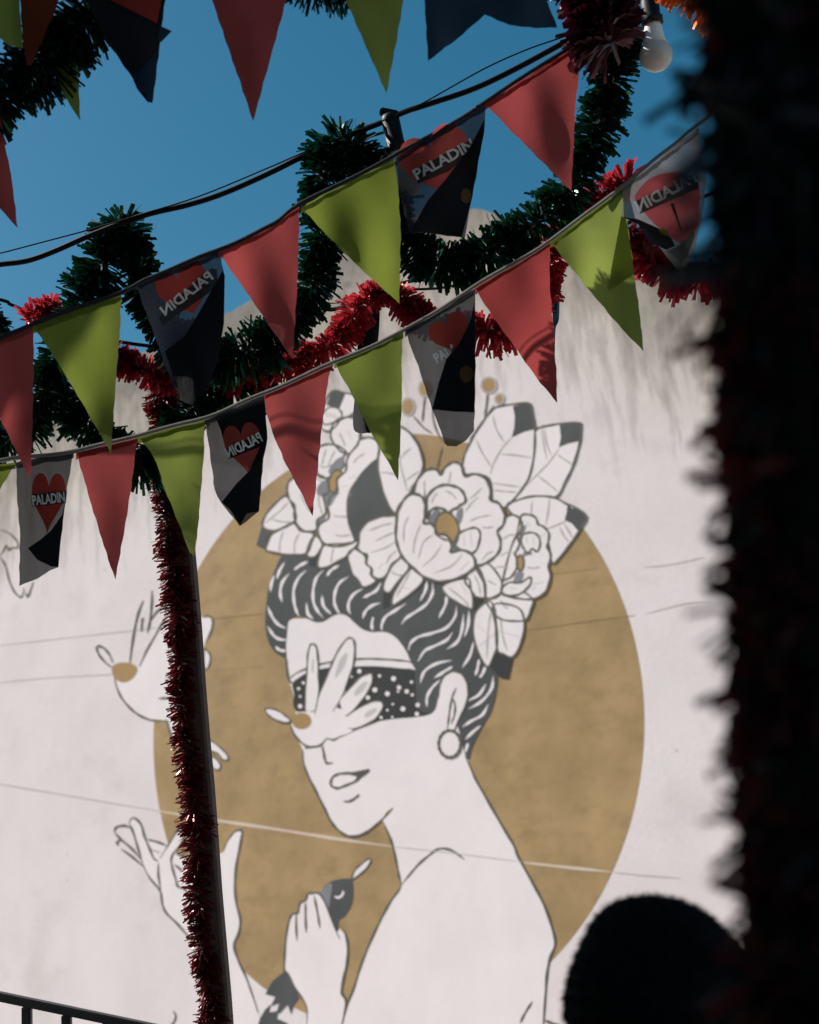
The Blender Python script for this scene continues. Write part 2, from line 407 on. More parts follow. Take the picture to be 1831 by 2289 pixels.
# the woman: body and neck, then head, blindfold, hair, ear
body = fill('painted_woman', 'T7', '945,335 880,425 920,510 945,580 965,670 985,770 1000,830 985,865 930,940 870,1050 800,1200 740,1350 700,1480 650,1610 625,1690 605,1790 600,1900 1200,1950 1905,1900 1912,1710 1925,1530 1935,1400 1955,1300 1988,1210 1970,1115 1925,980 1860,850 1755,660 1720,575 1640,440 1560,300 1480,160 1435,60 1410,-30 1100,-30', 'mur_white', 2, wall)
body['label'] = 'white painted woman with dark pinned-up hair and a dotted blindfold'
strokes('outline', 'T7', ['880,425 920,510 945,580 965,670 985,770 1000,830',
                          '1000,830 1050,770 1110,700 1180,640 1240,600 1310,605 1370,640 1405,670',
                          '1000,830 985,865 930,940 870,1050 800,1200 740,1350 700,1480 650,1610 625,1690 605,1790',
                          '1410,0 1435,60 1480,160 1560,300 1640,440 1720,575 1755,660 1860,850 1925,980 1970,1115 1988,1210 1955,1300 1935,1400 1925,1530 1912,1710 1905,1800'],
        width=6, level=2.6, parent=body)
strokes('arm_line', 'T8', ['345,1185 310,1240 285,1290', '400,1275 440,1290 480,1300'], width=6, level=2.6, parent=body)
head = fill('painted_face', 'T4', '275,400 258,560 262,680 275,770 300,850 325,970 290,1070 320,1130 365,1225 372,1310 400,1390 450,1490 500,1590 545,1680 590,1737 640,1772 690,1782 750,1767 800,1737 870,1677 945,1600 1200,1550 1420,1290 1380,1150 1300,700 1085,690 1000,500 870,440 600,345 400,380', 'mur_white', 2.2, body)
ribbons('outline', [cv('T4', P(s)) for s in [
    '365,1225 372,1310 400,1390 450,1490 500,1590 545,1680 590,1737 640,1772 690,1782 750,1767 800,1737 870,1677 945,1600',
    '262,640 264,690 275,770 300,800', '490,1195 500,1240 510,1290 525,1312 560,1308',
    '628,1558 670,1555 710,1530 730,1510',
    '555,1460 545,1440 560,1400 600,1380 660,1375 720,1370 790,1355 740,1400 700,1430 640,1455 590,1472 555,1460',
    '380,1215 450,1205 485,1190 505,1160 530,1148 560,1160 600,1140 700,1095 840,1045']], 'mur_line', 6, 4.2, body)
fill('mouth_corner', 'T4', '665,1383 720,1373 785,1357 745,1392 700,1420 712,1398', 'mur_grey', 4.5, body)
bf = fill('blindfold', 'T4', '300,800 340,762 400,727 480,707 540,697 690,690 800,687 900,692 1000,702 1080,710 1150,760 1250,800 1240,900 1215,970 1170,1000 1080,1015 960,1025 840,1045 700,1090 550,1120 325,975 310,870', 'mur_dark', 4, body)
ribbons('blindfold_rim', [cv('T4', P('275,770 330,730 400,700 480,675 560,660 690,645 780,640 880,643 980,650 1060,662 1085,700'))], 'mur_line', 4.5, 4.2, body)
for i, (x, y) in enumerate(P('730,720 860,750 680,755 950,768 1065,790 830,840 985,825 910,865 980,850 1035,850 1070,872 945,932 1105,937 1010,962 910,970 1100,995 870,1018 942,1015 785,890 340,832 350,882 350,945 370,795')):
    r = (14, 10, 8)[i % 3] if i not in (3, 5, 7, 13) else 16
    fill('blindfold_dot', 'T4', ell('T4', x, y, r, r, 10), 'mur_white', 4.6 + 0.05 * (i % 3), body)
hair = fill('painted_hair', 'T4', '262,640 240,630 190,600 150,540 130,460 125,380 130,300 140,220 160,140 190,60 230,-20 300,-60 500,-90 700,-90 1000,0 1300,60 1500,150 1590,350 1615,600 1620,740 1610,850 1580,970 1530,1060 1480,1150 1450,1220 1432,1290 1405,1240 1385,1150 1340,1000 1300,800 1245,900 1200,985 1110,960 1090,800 1087,700 1070,670 1040,610 1010,560 970,510 920,475 870,465 810,468 750,450 700,410 650,365 600,352 550,370 500,400 450,405 400,385 350,365 310,370 275,400 265,470 258,560', 'mur_grey', 4.3, body)
strokes('hair_strand', 'T4', [
 '390,70 340,120 310,190 310,270 325,330 345,370', '280,90 235,150 222,220 235,280', '185,100 165,160 160,210', '500,70 455,120 435,190 435,270 460,330 500,380',
 '665,110 605,150 575,210 570,280 590,330 605,350', '755,190 700,220 665,270 660,320 675,355', '870,150 840,200 790,230 750,250', '865,280 810,300 770,335 750,385',
 '1030,285 960,330 900,370 875,420 875,460', '1165,140 1155,200 1120,270', '1200,150 1200,220 1160,290 1090,340 1030,380 1000,420', '1290,230 1285,290 1240,380',
 '1355,300 1345,370 1290,440 1200,475 1110,500 1060,540 1045,590', '1330,470 1290,520 1210,560 1150,590 1105,660', '1400,350 1390,450 1360,530 1290,580', '1435,330 1430,420 1405,500',
 '1325,650 1230,670 1150,720 1120,800', '1465,530 1440,620 1390,700', '1250,775 1195,830 1165,890 1165,950', '1330,690 1280,720 1210,765',
 '140,300 170,370 210,420 260,445', '140,430 180,490 220,515 265,520', '190,560 220,585 260,590', '490,230 500,300 550,355', '390,280 400,350 435,385', '820,370 810,420 815,460',
 '600,40 550,70 520,110', '400,15 350,40 310,70', '1590,750 1580,830 1520,910 1430,965', '1560,930 1520,1000 1450,1040 1390,1080', '1545,800 1500,870 1430,910',
 '1510,1070 1460,1110 1410,1160', '1500,640 1490,700 1475,750', '1545,680 1520,740 1500,760', '1430,1180 1420,1210 1412,1240', '250,20 215,80 200,130'],
 'mur_white', 6.5, 5.0, body, 0.12)
ear = fill('painted_ear', 'T4', '1222,960 1240,880 1250,810 1270,760 1310,728 1350,722 1395,745 1420,790 1430,850 1420,920 1390,990 1360,1050 1340,1105 1295,1120 1240,1100 1195,1010', 'mur_white', 5.6, body)
strokes('ear_line', 'T4', ['1240,890 1250,810 1270,760 1310,728 1350,722 1395,745 1420,790 1430,850 1420,920 1390,990 1360,1050 1340,1105', '1355,825 1330,880 1315,950 1305,1030 1295,1095', '1328,890 1346,940 1342,1000 1322,1060'], width=5, level=6.1, parent=body)
er = fill('earring', 'T4', ell('T4', 1312, 1188, 70, 86), 'mur_white', 6.4, body)
strokes('earring_outline', 'T4', [ell('T4', 1312, 1188, 70, 86, 18) + ' ' + ell('T4', 1312, 1188, 70, 86, 18).split()[0]], width=8, level=6.8, parent=body)

# bird across her eyes
bird = fill('painted_bird', 'T4', '295,1060 310,1120 350,1170 400,1205 450,1200 490,1180 520,1150 560,1155 600,1140 690,1098 670,1000 560,950 440,980 380,980 330,990', 'mur_white', 6, wall)
bird['label'] = 'white painted bird with a tan head across the blindfold'
for s in ['385,970 385,850 395,700 400,610 415,555 435,545 455,570 465,650 468,750 470,850 450,960', '445,1000 470,880 520,760 560,660 600,580 650,515 685,510 700,550 698,640 680,720 650,800 625,870 560,980',
          '605,900 680,820 730,765 790,735 815,745 810,800 775,870 720,940 650,1010', '640,1010 740,950 800,920 850,910 880,925 880,960 840,1020 780,1060 700,1090 660,1085']:
    fill('wing_feather', 'T4', s, 'mur_white', 6.3, bird)
    ribbons('outline', [cv('T4', P(s))], 'mur_line', 4.5, 6.8, bird)
for s in ['425,660 435,640 440,690 436,730 424,720', '600,660 640,605 655,615 640,680 600,740 575,760', '700,850 750,795 785,790 760,840 710,880', '770,990 820,960 845,965 815,1000 770,1020']:
    fill('feather_shading', 'T4', s, 'mur_shade', 6.5, bird)
strokes('outline', 'T4', ['290,1065 310,1120 350,1170 400,1205 450,1200'], width=5, level=7, parent=bird)
fill('painted_head', 'T4', ell('T4', 360, 1040, 63, 53), 'mur_tan', 7.2, bird)
shape('beak', 'T4', '125,965 160,960 210,975 260,1010 290,1040 250,1050 190,1030 145,1000', 'mur_white', 7, bird, 4)

# flowers, leaves and berries of the headdress (rear ones first)
L = 6
for (x, y, rx, ry, stems) in [(840, 40, 58, 60, ['830,100 820,190 805,290']), (922, 145, 33, 39, ['880,190 820,280 740,390 690,460']), (215, 205, 50, 66, ['255,275 330,360 400,410']),
                              (345, 65, 46, 62, ['345,130 335,220 325,320'])]:
    b = fill('painted_berry', 'T3', ell('T3', x, y, rx, ry), 'mur_tan', L - 3, wall)
    ribbons('outline', [cv('T3', P(ell('T3', x, y, rx, ry, 16) + ' ' + ell('T3', x, y, rx, ry, 16).split()[0]))], 'mur_soft', 5, L - 2.6, b)
    ribbons('stem', [cv('T3', P(s)) for s in stems], 'mur_line', 4, L - 2.4, b)
strokes('painted_stem', 'T3', ['405,200 410,300 440,400 500,490', '480,520 460,600 440,690'], 'mur_line', 4, L - 3.5)
shape('painted_leaf', 'T3', '1280,355 1400,335 1530,330 1550,350 1545,450 1520,560 1480,680 1430,780 1360,900 1200,920 1000,930 1110,820 1160,720 1190,560 1195,400 1240,365', 'mur_white', L - 2, None, 5.5,
      ['1380,530 1300,640 1220,720 1110,830', '1365,570 1420,610 1490,655', '1215,735 1300,800 1370,860', '1270,370 1285,480 1320,580', '1250,370 1262,480 1290,620'], '1385,345 1530,330 1550,350 1540,470 1450,490 1380,520 1395,440')
shape('painted_leaf', 'T3', '640,640 660,560 720,440 790,330 850,250 900,210 1000,190 1140,178 1165,210 1185,310 1195,400 1190,560 1160,720 1110,820 1040,910 980,970 880,1000 840,760 650,720', 'mur_white', L - 1, None, 5.5,
      ['1020,440 940,530 880,640 850,730', '870,270 900,380 960,480', '740,455 790,560 860,670', '930,570 1050,580 1170,600', '860,795 980,810 1090,825', '870,850 980,860 1060,865'], '1025,200 1140,178 1165,210 1190,380 1110,400 1015,445 1035,370 1040,280')
shape('painted_leaf', 'T3', '980,980 1080,920 1200,895 1340,905 1440,955 1500,980 1590,1050 1560,1120 1520,1190 1470,1260 1400,1350 1330,1410 1290,1250 1150,1150', 'mur_white', L - 0.4, None, 5.5,
      ['1440,1085 1310,1140 1200,1160', '1385,1130 1420,1200 1460,1250', '1420,1100 1460,1170 1490,1220', '1310,910 1300,1000 1280,1120', '1175,930 1165,1040 1160,1080'], '1445,960 1490,990 1500,975 1530,1010 1590,1050 1555,1130 1530,1165 1480,1105 1425,1080 1440,1020')
shape('painted_leaf', 'T2', '130,950 160,860 240,770 310,720 360,790 390,880 360,930 280,970 200,990', 'mur_white', L, None, 5.5, ['150,930 260,840 330,770', '200,900 280,920 350,920'], '120,965 205,990 160,1050 150,1130 80,1100 100,1040')
shape('painted_leaf', 'T2', '160,1110 200,1020 280,970 370,930 420,985 520,1010 510,1080 470,1160 380,1175 260,1165 160,1140', 'mur_white', L + 0.2, None, 5.5, ['290,990 265,1080 260,1160', '420,1000 380,1080 375,1170'])
shape('painted_leaf', 'T2', '475,1180 490,1090 540,1030 590,1080 580,1130 530,1190', 'mur_white', L + 0.6, None, 5)
shape('painted_leaf', 'T2', '555,1260 570,1180 610,1100 760,1090 870,1070 830,1130 770,1190 700,1230 610,1275', 'mur_white', L + 0.4, None, 5, ['680,1120 665,1180 660,1240'])
fill('leaf_tip', 'T2', '490,1200 550,1190 545,1270 490,1260', 'mur_dark', L + 0.3, wall, False)
shape('painted_leaf', 'C6', '840,1080 930,1090 1010,1110 1000,1200 900,1260 790,1290 780,1200', 'mur_white', L - 1, None, 4.5, ['800,1235 900,1250'], '840,1075 930,1090 890,1190 805,1165')
shape('painted_leaf', 'T2', '580,110 640,40 700,40 740,80 730,130 660,215 590,205', 'mur_white', L - 0.8, None, 4.5, ['600,80 700,100'])
shape('painted_petal', 'T2', '655,240 680,160 740,120 820,115 850,150 880,230 870,330 830,390 740,380 670,300', 'mur_white', L - 0.2, None, 5, ['720,230 750,290 770,340', '790,220 820,290'])
shape('painted_petal', 'T2', '540,440 560,350 640,322 720,340 775,385 745,430 750,500 640,580 560,560', 'mur_white', L + 0.3, None, 5.5, ['620,360 600,430 590,480', '690,370 660,430 640,480', '560,480 600,500 640,490 690,470'])
fill('petal_backing', 'T2', '560,330 700,330 860,320 960,330 900,600 800,760 700,900 600,960 520,1000 420,960 350,800 340,640', 'mur_white', L - 0.6, wall)  # white backing that closes the gap between the petals
for sh in ['700,440 760,420 745,500 700,520 660,560 640,520', '640,700 720,690 690,740 650,800 600,760', '560,640 620,600 640,700 600,730 550,700', '545,900 620,880 570,950 545,980']:
    fill('petal_shading', 'T2', sh, 'mur_mid', L + 1.35, wall)
for sh in ['370,1080 430,1000 470,1010 440,1060 430,1110 380,1105', '600,1010 640,985 640,1060 615,1110 590,1060', '560,1300 590,1270 640,1310 700,1335 600,1315', '345,860 360,900 352,960 340,930']:
    fill('petal_shading', 'T3', sh, 'mur_mid', L + 4.2, wall)
for sh in ['1090,1140 1130,1120 1110,1190 1085,1230 1078,1190', '1060,1480 1110,1490 1090,1550 1030,1555', '1110,1320 1180,1340 1120,1360 1105,1400']:
    fill('petal_shading', 'T3', sh, 'mur_mid', L + 2.15, wall)
lf = shape('painted_flower', 'T2', '860,330 880,290 940,270 1000,285 1030,340 1020,430 960,480 880,570 820,660 790,740 790,900 830,1020 840,1070 770,1100 680,1110 600,1080 560,1010 570,940 640,890 635,790 660,720 710,680 705,590 770,530 780,450 800,400', 'mur_white', L + 0.8, None, 5.5,
      ['920,390 860,430 830,470', '850,560 800,590', '790,640 740,650', '820,880 720,880 680,870', '820,1020 740,1030 690,1020'])
shape('painted_flower', 'T2', '320,680 330,620 370,580 450,560 560,560 630,600 640,700 600,720 620,850 560,900 545,980 470,995 410,960 375,880 380,800 340,750', 'mur_white', L + 0.5, None, 5.5, ['560,700 570,790 600,880', '420,700 460,780 500,850', '540,580 600,620 630,660'])
shape('flower_centre', 'T2', '700,520 745,545 710,590 705,650 690,690 650,680 640,620 660,560', 'mur_tan', L + 1.4, None, 5)
shape('painted_leaf', 'T2', '1020,500 1030,350 1060,250 1130,190 1200,190 1270,240 1330,330 1365,440 1360,530 1310,620 1250,720 1180,800 1150,860 1100,790 1050,650', 'mur_white', L + 0.9, None, 5.5, ['1170,300 1200,500 1250,690', '1340,530 1280,570 1240,600', '1280,350 1230,390 1200,430', '1040,540 1110,545 1170,560', '1300,620 1250,680'])
fill('dark_petal', 'T2', '1020,440 960,475 880,565 820,680 790,800 795,930 820,1020 850,1075 890,1000 940,940 1030,890 1160,880 1110,790 1060,670 1032,560', 'mur_grey', L + 1.6, wall)
shape('painted_flower', 'T2', '790,1170 830,1130 870,1140 910,1170 930,1210 970,1270 965,1330 1005,1370 960,1410 900,1420 870,1370 830,1330 800,1250', 'mur_white', L + 1.2, None, 5)
fill('leaf_tip', 'T2', '1062,1455 1130,1475 1135,1560 1060,1590', 'mur_dark', L + 0.5, wall, False)
shape('painted_leaf', 'T2', '1060,1440 1075,1370 1130,1250 1190,1180 1260,1260 1230,1320 1160,1400 1110,1465', 'mur_white', L + 1.1, None, 5, ['1120,1300 1170,1330 1220,1330'])
shape('painted_leaf', 'T2', '1128,1560 1140,1480 1190,1390 1280,1280 1370,1350 1335,1420 1250,1490 1180,1540', 'mur_white', L + 1.4, None, 5, ['1270,1300 1220,1400 1160,1500', '1200,1420 1270,1440'])
shape('painted_petal', 'T2', '870,1080 880,1000 930,930 1010,890 1090,875 1170,890 1180,1050 1200,1180 1130,1250 1080,1340 1030,1360 980,1340 970,1280 930,1240 940,1180 900,1160 865,1130', 'mur_white', L + 1.9, None, 6,
      ['1140,930 1050,950 950,990', '1150,1000 1080,1030 1000,1070', '1160,1070 1080,1120 960,1160', '1170,1140 1120,1180 1080,1250', '1060,1240 1020,1290'])
# right-hand small flower and the leaves under it
fill('leaf_tip', 'T4', '1465,250 1540,240 1565,275 1530,330 1460,325', 'mur_dark', L + 0.2, wall, False)
fill('leaf_tip', 'T4', '1625,585 1718,630 1690,772 1640,765 1568,690 1600,640', 'mur_dark', L + 0.2, wall, False)
shape('painted_leaf', 'T4', '1560,270 1480,340 1462,440 1480,560 1550,692 1590,630 1618,550 1612,430 1600,320', 'mur_white', L + 0.5, None, 5, ['1580,320 1560,450 1550,640', '1490,420 1540,470', '1500,560 1600,480'])
shape('painted_leaf', 'T4', '1590,300 1606,430 1618,580 1660,612 1715,628 1760,560 1790,440 1770,330 1680,290', 'mur_white', L + 0.7, None, 5, ['1640,370 1650,480 1680,590', '1620,460 1760,500'])
shape('painted_petal', 'T4', '1545,230 1580,330 1640,385 1725,398 1800,390 1830,330 1840,250 1700,180', 'mur_white', L + 1.0, None, 5, ['1640,260 1660,300 1690,320'])
shape('painted_leaf', 'T4', '1265,175 1330,140 1430,125 1445,180 1462,270 1452,320 1400,300 1330,260 1280,220', 'mur_white', L + 0.9, None, 5, ['1300,180 1400,260 1440,310', '1380,150 1420,220'])
shape('painted_leaf', 'T4', '1410,130 1480,50 1525,110 1542,180 1538,246 1480,240 1450,200', 'mur_white', L + 1.2, None, 5, ['1470,100 1500,170 1510,230'])
shape('painted_petal', 'T4', '1480,40 1560,30 1640,130 1645,210 1610,246 1548,248 1538,170', 'mur_white', L + 1.5, None, 5, ['1570,90 1590,150 1600,200'])
shape('painted_flower', 'T3', '1090,1050 1150,1038 1200,1060 1222,1112 1262,1130 1302,1180 1300,1240 1290,1290 1316,1340 1310,1400 1298,1440 1315,1500 1300,1580 1270,1640 1200,1682 1120,1690 1000,1670 940,1640 950,1540 1010,1300 1060,1180', 'mur_white', L + 1.4, None, 5.5,
      ['1240,1440 1180,1450 1130,1440', '1280,1180 1240,1210', '1260,1560 1180,1570', '1180,1620 1200,1590', '1130,1090 1160,1130'])
shape('painted_flower', 'T3', '970,1060 1030,1040 1080,1070 1096,1115 1080,1180 1063,1202 1076,1260 1060,1310 1043,1338 1060,1400 1050,1460 1010,1520 945,1550 945,1600 920,1650 860,1680 815,1670 800,1540 750,1440 800,1300 900,1150', 'mur_white', L + 2.0, None, 5.5,
      ['1040,1190 990,1200 950,1230', '1030,1330 980,1330 930,1360', '1000,1450 940,1440 880,1450', '900,1580 860,1560 830,1540'])
shape('flower_centre', 'T3', ell('T3', 1083, 1410, 28, 60), 'mur_tan', L + 2.6, None, 5)
shape('painted_petal', 'T3', '1090,1230 1110,1190 1170,1175 1220,1200 1237,1260 1215,1322 1175,1300 1145,1332 1105,1290', 'mur_white', L + 2.2, None, 5, ['1130,1210 1140,1260', '1180,1210 1190,1270'])
shape('painted_petal', 'T3', '940,1605 1000,1560 1060,1565 1100,1555 1160,1520 1160,1575 1095,1640 1020,1662 950,1645', 'mur_white', L + 2.4, None, 5, ['1000,1600 1060,1610'])
# the main peony
shape('painted_flower', 'T3', '265,860 290,770 340,710 400,685 450,700 470,732 500,680 550,640 590,635 632,665 655,742 720,725 790,740 840,800 856,870 853,926 910,945 950,1000 965,1060 950,1120 908,1170 930,1230 925,1310 880,1370 810,1415 750,1430 600,1420 400,1300 280,1000', 'mur_white', L + 3.0, None, 7,
      ['345,770 345,830 350,880', '550,700 540,760 530,800', '790,830 740,880 690,920', '760,900 700,960 660,1020', '860,1040 760,1060 690,1090', '880,1130 820,1140 790,1130', '880,1320 830,1340 790,1390'])
shape('painted_petal', 'T3', '360,960 370,900 420,840 490,810 560,815 620,840 655,890 660,940 620,965 600,985 560,1000 535,1025 490,995 440,985 390,1010 368,1070', 'mur_white', L + 3.8, None, 7, ['450,870 420,900 400,950', '500,850 560,880 590,920'])
shape('painted_petal', 'T3', '605,1190 680,1150 740,1140 772,1170 772,1230 745,1310 700,1335 620,1315 575,1270', 'mur_white', L + 3.8, None, 5.5, ['650,1190 650,1280', '700,1170 710,1280'])
shape('flower_centre', 'T3', '470,1030 520,1015 560,1040 600,1100 612,1160 605,1215 580,1265 550,1240 500,1230 440,1190 428,1120 440,1070', 'mur_tan', L + 4.4, None, 5)
shape('painted_petal', 'T3', '130,1100 140,1020 170,950 220,890 280,880 330,905 350,960 350,1040 342,1102 400,1110 430,1150 440,1190 500,1190 540,1230 556,1290 550,1330 620,1310 690,1330 732,1380 732,1440 690,1480 620,1520 520,1550 430,1550 330,1510 250,1440 180,1370 140,1280 125,1200', 'mur_white', L + 5.0, None, 7,
      ['320,1110 290,1180 265,1270 260,1340', '225,1050 190,1130 185,1250', '420,1190 340,1250 300,1380', '480,1270 420,1360 330,1440', '640,1340 560,1430 420,1490', '690,1400 620,1470'])

# bird on the left, behind the pole
b2 = fill('painted_bird', 'T5', '360,880 390,1000 430,1080 500,1160 570,1210 650,1240 745,1245 775,1255 795,1330 830,1400 880,1440 930,1500 990,1580 1010,1200 860,1180 820,1080 900,1070 960,1000 1000,800 1070,640 1110,560 1125,470 1090,440 1050,450 870,400 700,560 560,830', 'mur_white', 2, wall, False)
b2['label'] = 'white painted bird with a tan head left of the woman'
strokes('outline', 'T5', ['365,910 390,1000 430,1080 500,1160 570,1210 650,1240 745,1245', '745,1245 775,1255 795,1330 830,1400 880,1440 930,1500', '485,800 500,680 530,500 560,390 590,320', '560,830 620,700 700,560 770,430',
                          '655,240 655,330 640,480 620,570', '640,480 700,400 790,345', '575,560 580,480 590,450', '705,1075 790,1072 870,1072', '1050,450 1090,440 1125,470 1110,560 1070,640', '355,840 300,800 250,740 230,690 245,670 290,690 330,740 355,800'],
        width=5.5, level=2.6, parent=b2)
fill('painted_head', 'T5', '350,830 400,800 480,800 545,840 525,900 480,940 430,950 380,930 350,880', 'mur_tan', 3, b2)
shape('wing_feather', 'T5', '1060,700 1080,705 1106,750 1092,830 1060,840', 'mur_white', 2.4, b2, 4)
shape('tail_feather', 'T5', '1100,1400 1155,1430 1230,1500 1242,1545 1200,1545 1165,1500 1100,1470', 'mur_white', 2.4, b2, 4)
shape('tail_feather', 'T5', '1120,1520 1165,1555 1185,1590 1170,1625 1120,1600', 'mur_white', 2.4, b2, 4)
strokes('painted_bird', 'T1', ['0,815 60,840 110,890 115,930 75,935 60,950 40,920 20,960 0,985', '-10,990 15,1010 40,1060 60,1140 90,1210 130,1250 150,1230 155,1190', '165,1220 180,1250 200,1200 215,1150'], width=5, level=1)
# raised hand on the left
h1 = fill('painted_hand', 'T6', '830,420 860,400 910,440 950,540 1080,580 1130,500 1160,460 1185,465 1180,530 1130,630 1250,690 1440,620 1470,540 1510,490 1555,480 1545,570 1520,700 1510,830 1520,950 1545,1050 1535,1140 1505,1215 1530,1310 1580,1420 1640,1590 1690,1740 1720,1900 1450,1900 1270,1240 1200,1150 1110,1050 1060,990 1040,880 990,820 930,720 870,550', 'mur_white', 2, wall, False)
h1['label'] = 'white painted hand raised with spread fingers'
strokes('outline', 'T6', ['830,430 860,400 905,440 930,520 960,590 990,660 1020,680', '830,430 860,500 890,600 920,700', '735,490 750,460 800,450 840,465', '735,490 780,540 850,600 900,660', '760,580 755,555 780,540', '780,600 850,650 920,710',
                          '920,700 960,780 1030,870 1045,950 1070,1010 1140,1080 1210,1160 1275,1240 1330,1340', '1030,660 1080,580 1130,500 1165,460 1185,480 1170,560 1110,640 1105,700 1130,790 1145,840 1190,860 1215,895 1260,895', '1020,690 1020,770 1035,870', '950,540 1010,555 1075,580',
                          '960,600 1030,625', '1120,700 1160,730 1190,770', '1130,630 1190,655 1250,690', '1440,600 1470,540 1510,490 1555,485 1545,570 1520,700 1510,830 1520,950 1545,1050 1535,1140 1505,1215 1530,1310 1580,1420 1620,1530 1660,1650'], width=5.5, level=2.6, parent=h1)
strokes('painted_curl', 'T6', ['1115,1640 1130,1670 1125,1700 1110,1725 1090,1740'], width=5, level=1)
# small bird held in the other hand
b4 = fill('painted_bird', 'T7', '490,870 530,820 590,795 650,790 685,800 692,880 680,960 640,1030 600,1060 590,1130 540,1100 510,960', 'mur_grey', 2, wall)
b4['label'] = 'dark grey painted bird held between the fingers'
fill('wing_patch', 'T7', '480,880 530,825 555,830 545,900 530,980 500,930', 'mur_mid', 2.4, b4)
shape('beak', 'T7', '683,795 700,740 740,700 790,663 803,680 770,730 730,765', 'mur_white', 2.4, b4, 4)
fill('eye', 'T7', '570,900 590,905 612,893 622,868 632,880 622,905 598,920 578,915', 'mur_white', 2.6, b4)
fill('tail_feather', 'T7', '125,1532 170,1450 250,1385 300,1450 345,1560 312,1600 290,1662 268,1600 215,1658 200,1640 215,1590 160,1610 190,1550', 'mur_grey', 2.2, b4, False)
fill('tail_feather', 'T7', '70,1760 90,1690 125,1630 160,1600 150,1650 210,1640 200,1690 270,1720 260,1790 70,1800', 'mur_grey', 2.2, b4, False)
h2 = fill('painted_hand', 'T7', '250,1380 250,1290 262,1150 280,1060 300,1020 335,1010 350,950 385,930 400,890 430,885 470,890 500,930 540,1030 580,1130 610,1110 640,1150 655,1230 650,1330 630,1420 615,1520 642,1590 625,1680 600,1800 380,1800 395,1640 370,1570 310,1480 270,1400', 'mur_white', 4, wall)
h2['label'] = 'white painted hand holding a dark bird'
strokes('outline', 'T7', ['605,1800 642,1590 615,1520 630,1420 650,1330 655,1230 640,1150 610,1110', '605,1180 560,1080 520,970 475,890 430,885 400,890 385,930 350,950 335,1010 300,1020 280,1060 262,1150 250,1290 250,1380 270,1400 310,1480 370,1570 395,1640 385,1790',
                          '325,1020 325,1100 330,1190', '385,945 385,1040 390,1140', '440,900 460,1000 478,1110'], width=5.5, level=4.6, parent=h2)
# render joints and the raised seam across the wall
strokes('wall_joint', 'N', ['0,1443 150,1426 296,1410 360,1402', '-10,1527 120,1515 360,1502', '1440,1268 1500,1262 1575,1246', '1445,1372 1530,1350 1590,1345', '1400,2080 1500,2090'], 'crack_white', 3, 0.6)
strokes('wall_joint', 'N', ['478,1383 530,1378 593,1372', '480,1498 590,1490', '1160,1412 1300,1392 1420,1376', '1240,1284 1340,1270'], 'crack_gold', 3, 0.6)
M['seam'] = paint('seam_limewash', (0.60, 0.49, 0.40), 0.06)
strokes('painted_over_joint', 'N', ['-60,1742 0,1753 120,1773 230,1792 350,1812', '1372,1950 1440,1957 1520,1963'], 'crack_white', 3.5, 0.6)
strokes('painted_over_joint', 'N', ['350,1812 480,1833 600,1851 760,1876 876,1892', '1172,1928 1260,1938 1366,1949'], 'seam', 7, 0.7)
strokes('painted_over_joint', 'N', ['880,1893 1010,1907 1168,1927'], 'crack_white', 2.5, 3.2)

# ------------------------------------------------------------------ cloth bunting
def sheet(name, poly, depthf, mat, parent, curve=False, off=0.0, cell=16):
    """a piece of cloth or print: outline, subdivided so that it follows the folds"""
    if curve: poly = [(p[0], p[1]) for p in spline([(x, y, 0) for x, y in poly], True, 6)]
    bm = bmesh.new()
    vs_ = [bm.verts.new((x, y, 0)) for x, y in poly]
    tri = tessellate_polygon([[Vector((x, y, 0)) for x, y in poly]])
    for f in tri:
        try: bm.faces.new([vs_[i] for i in f])
        except ValueError: pass
    for it in range(5):
        long = [e for e in bm.edges if e.calc_length() > cell]
        if not long: break
        bmesh.ops.subdivide_edges(bm, edges=long, cuts=1)
        bmesh.ops.triangulate(bm, faces=bm.faces[:])
        bmesh.ops.beautify_fill(bm, faces=bm.faces[:], edges=[e for e in bm.edges if len(e.link_faces) == 2])
    for v in bm.verts:
        v.co = pt(v.co.x, v.co.y, depthf(v.co.x, v.co.y) - off)
    bmesh.ops.recalc_face_normals(bm, faces=bm.faces[:])
    return bm_obj(name, bm, M[mat], parent, True)
def heart_poly(cx, cy, w, h, rot=0, n=40):
    out = []
    for k in range(n):
        t = 2 * math.pi * k / n
        x = 16 * math.sin(t) ** 3 / 32 * w
        y = -(13 * math.cos(t) - 5 * math.cos(2 * t) - 2 * math.cos(3 * t) - math.cos(4 * t) + 2.5) / 29 * h
        out.append((cx + x * math.cos(rot) - y * math.sin(rot), cy + x * math.sin(rot) + y * math.cos(rot)))
    return out
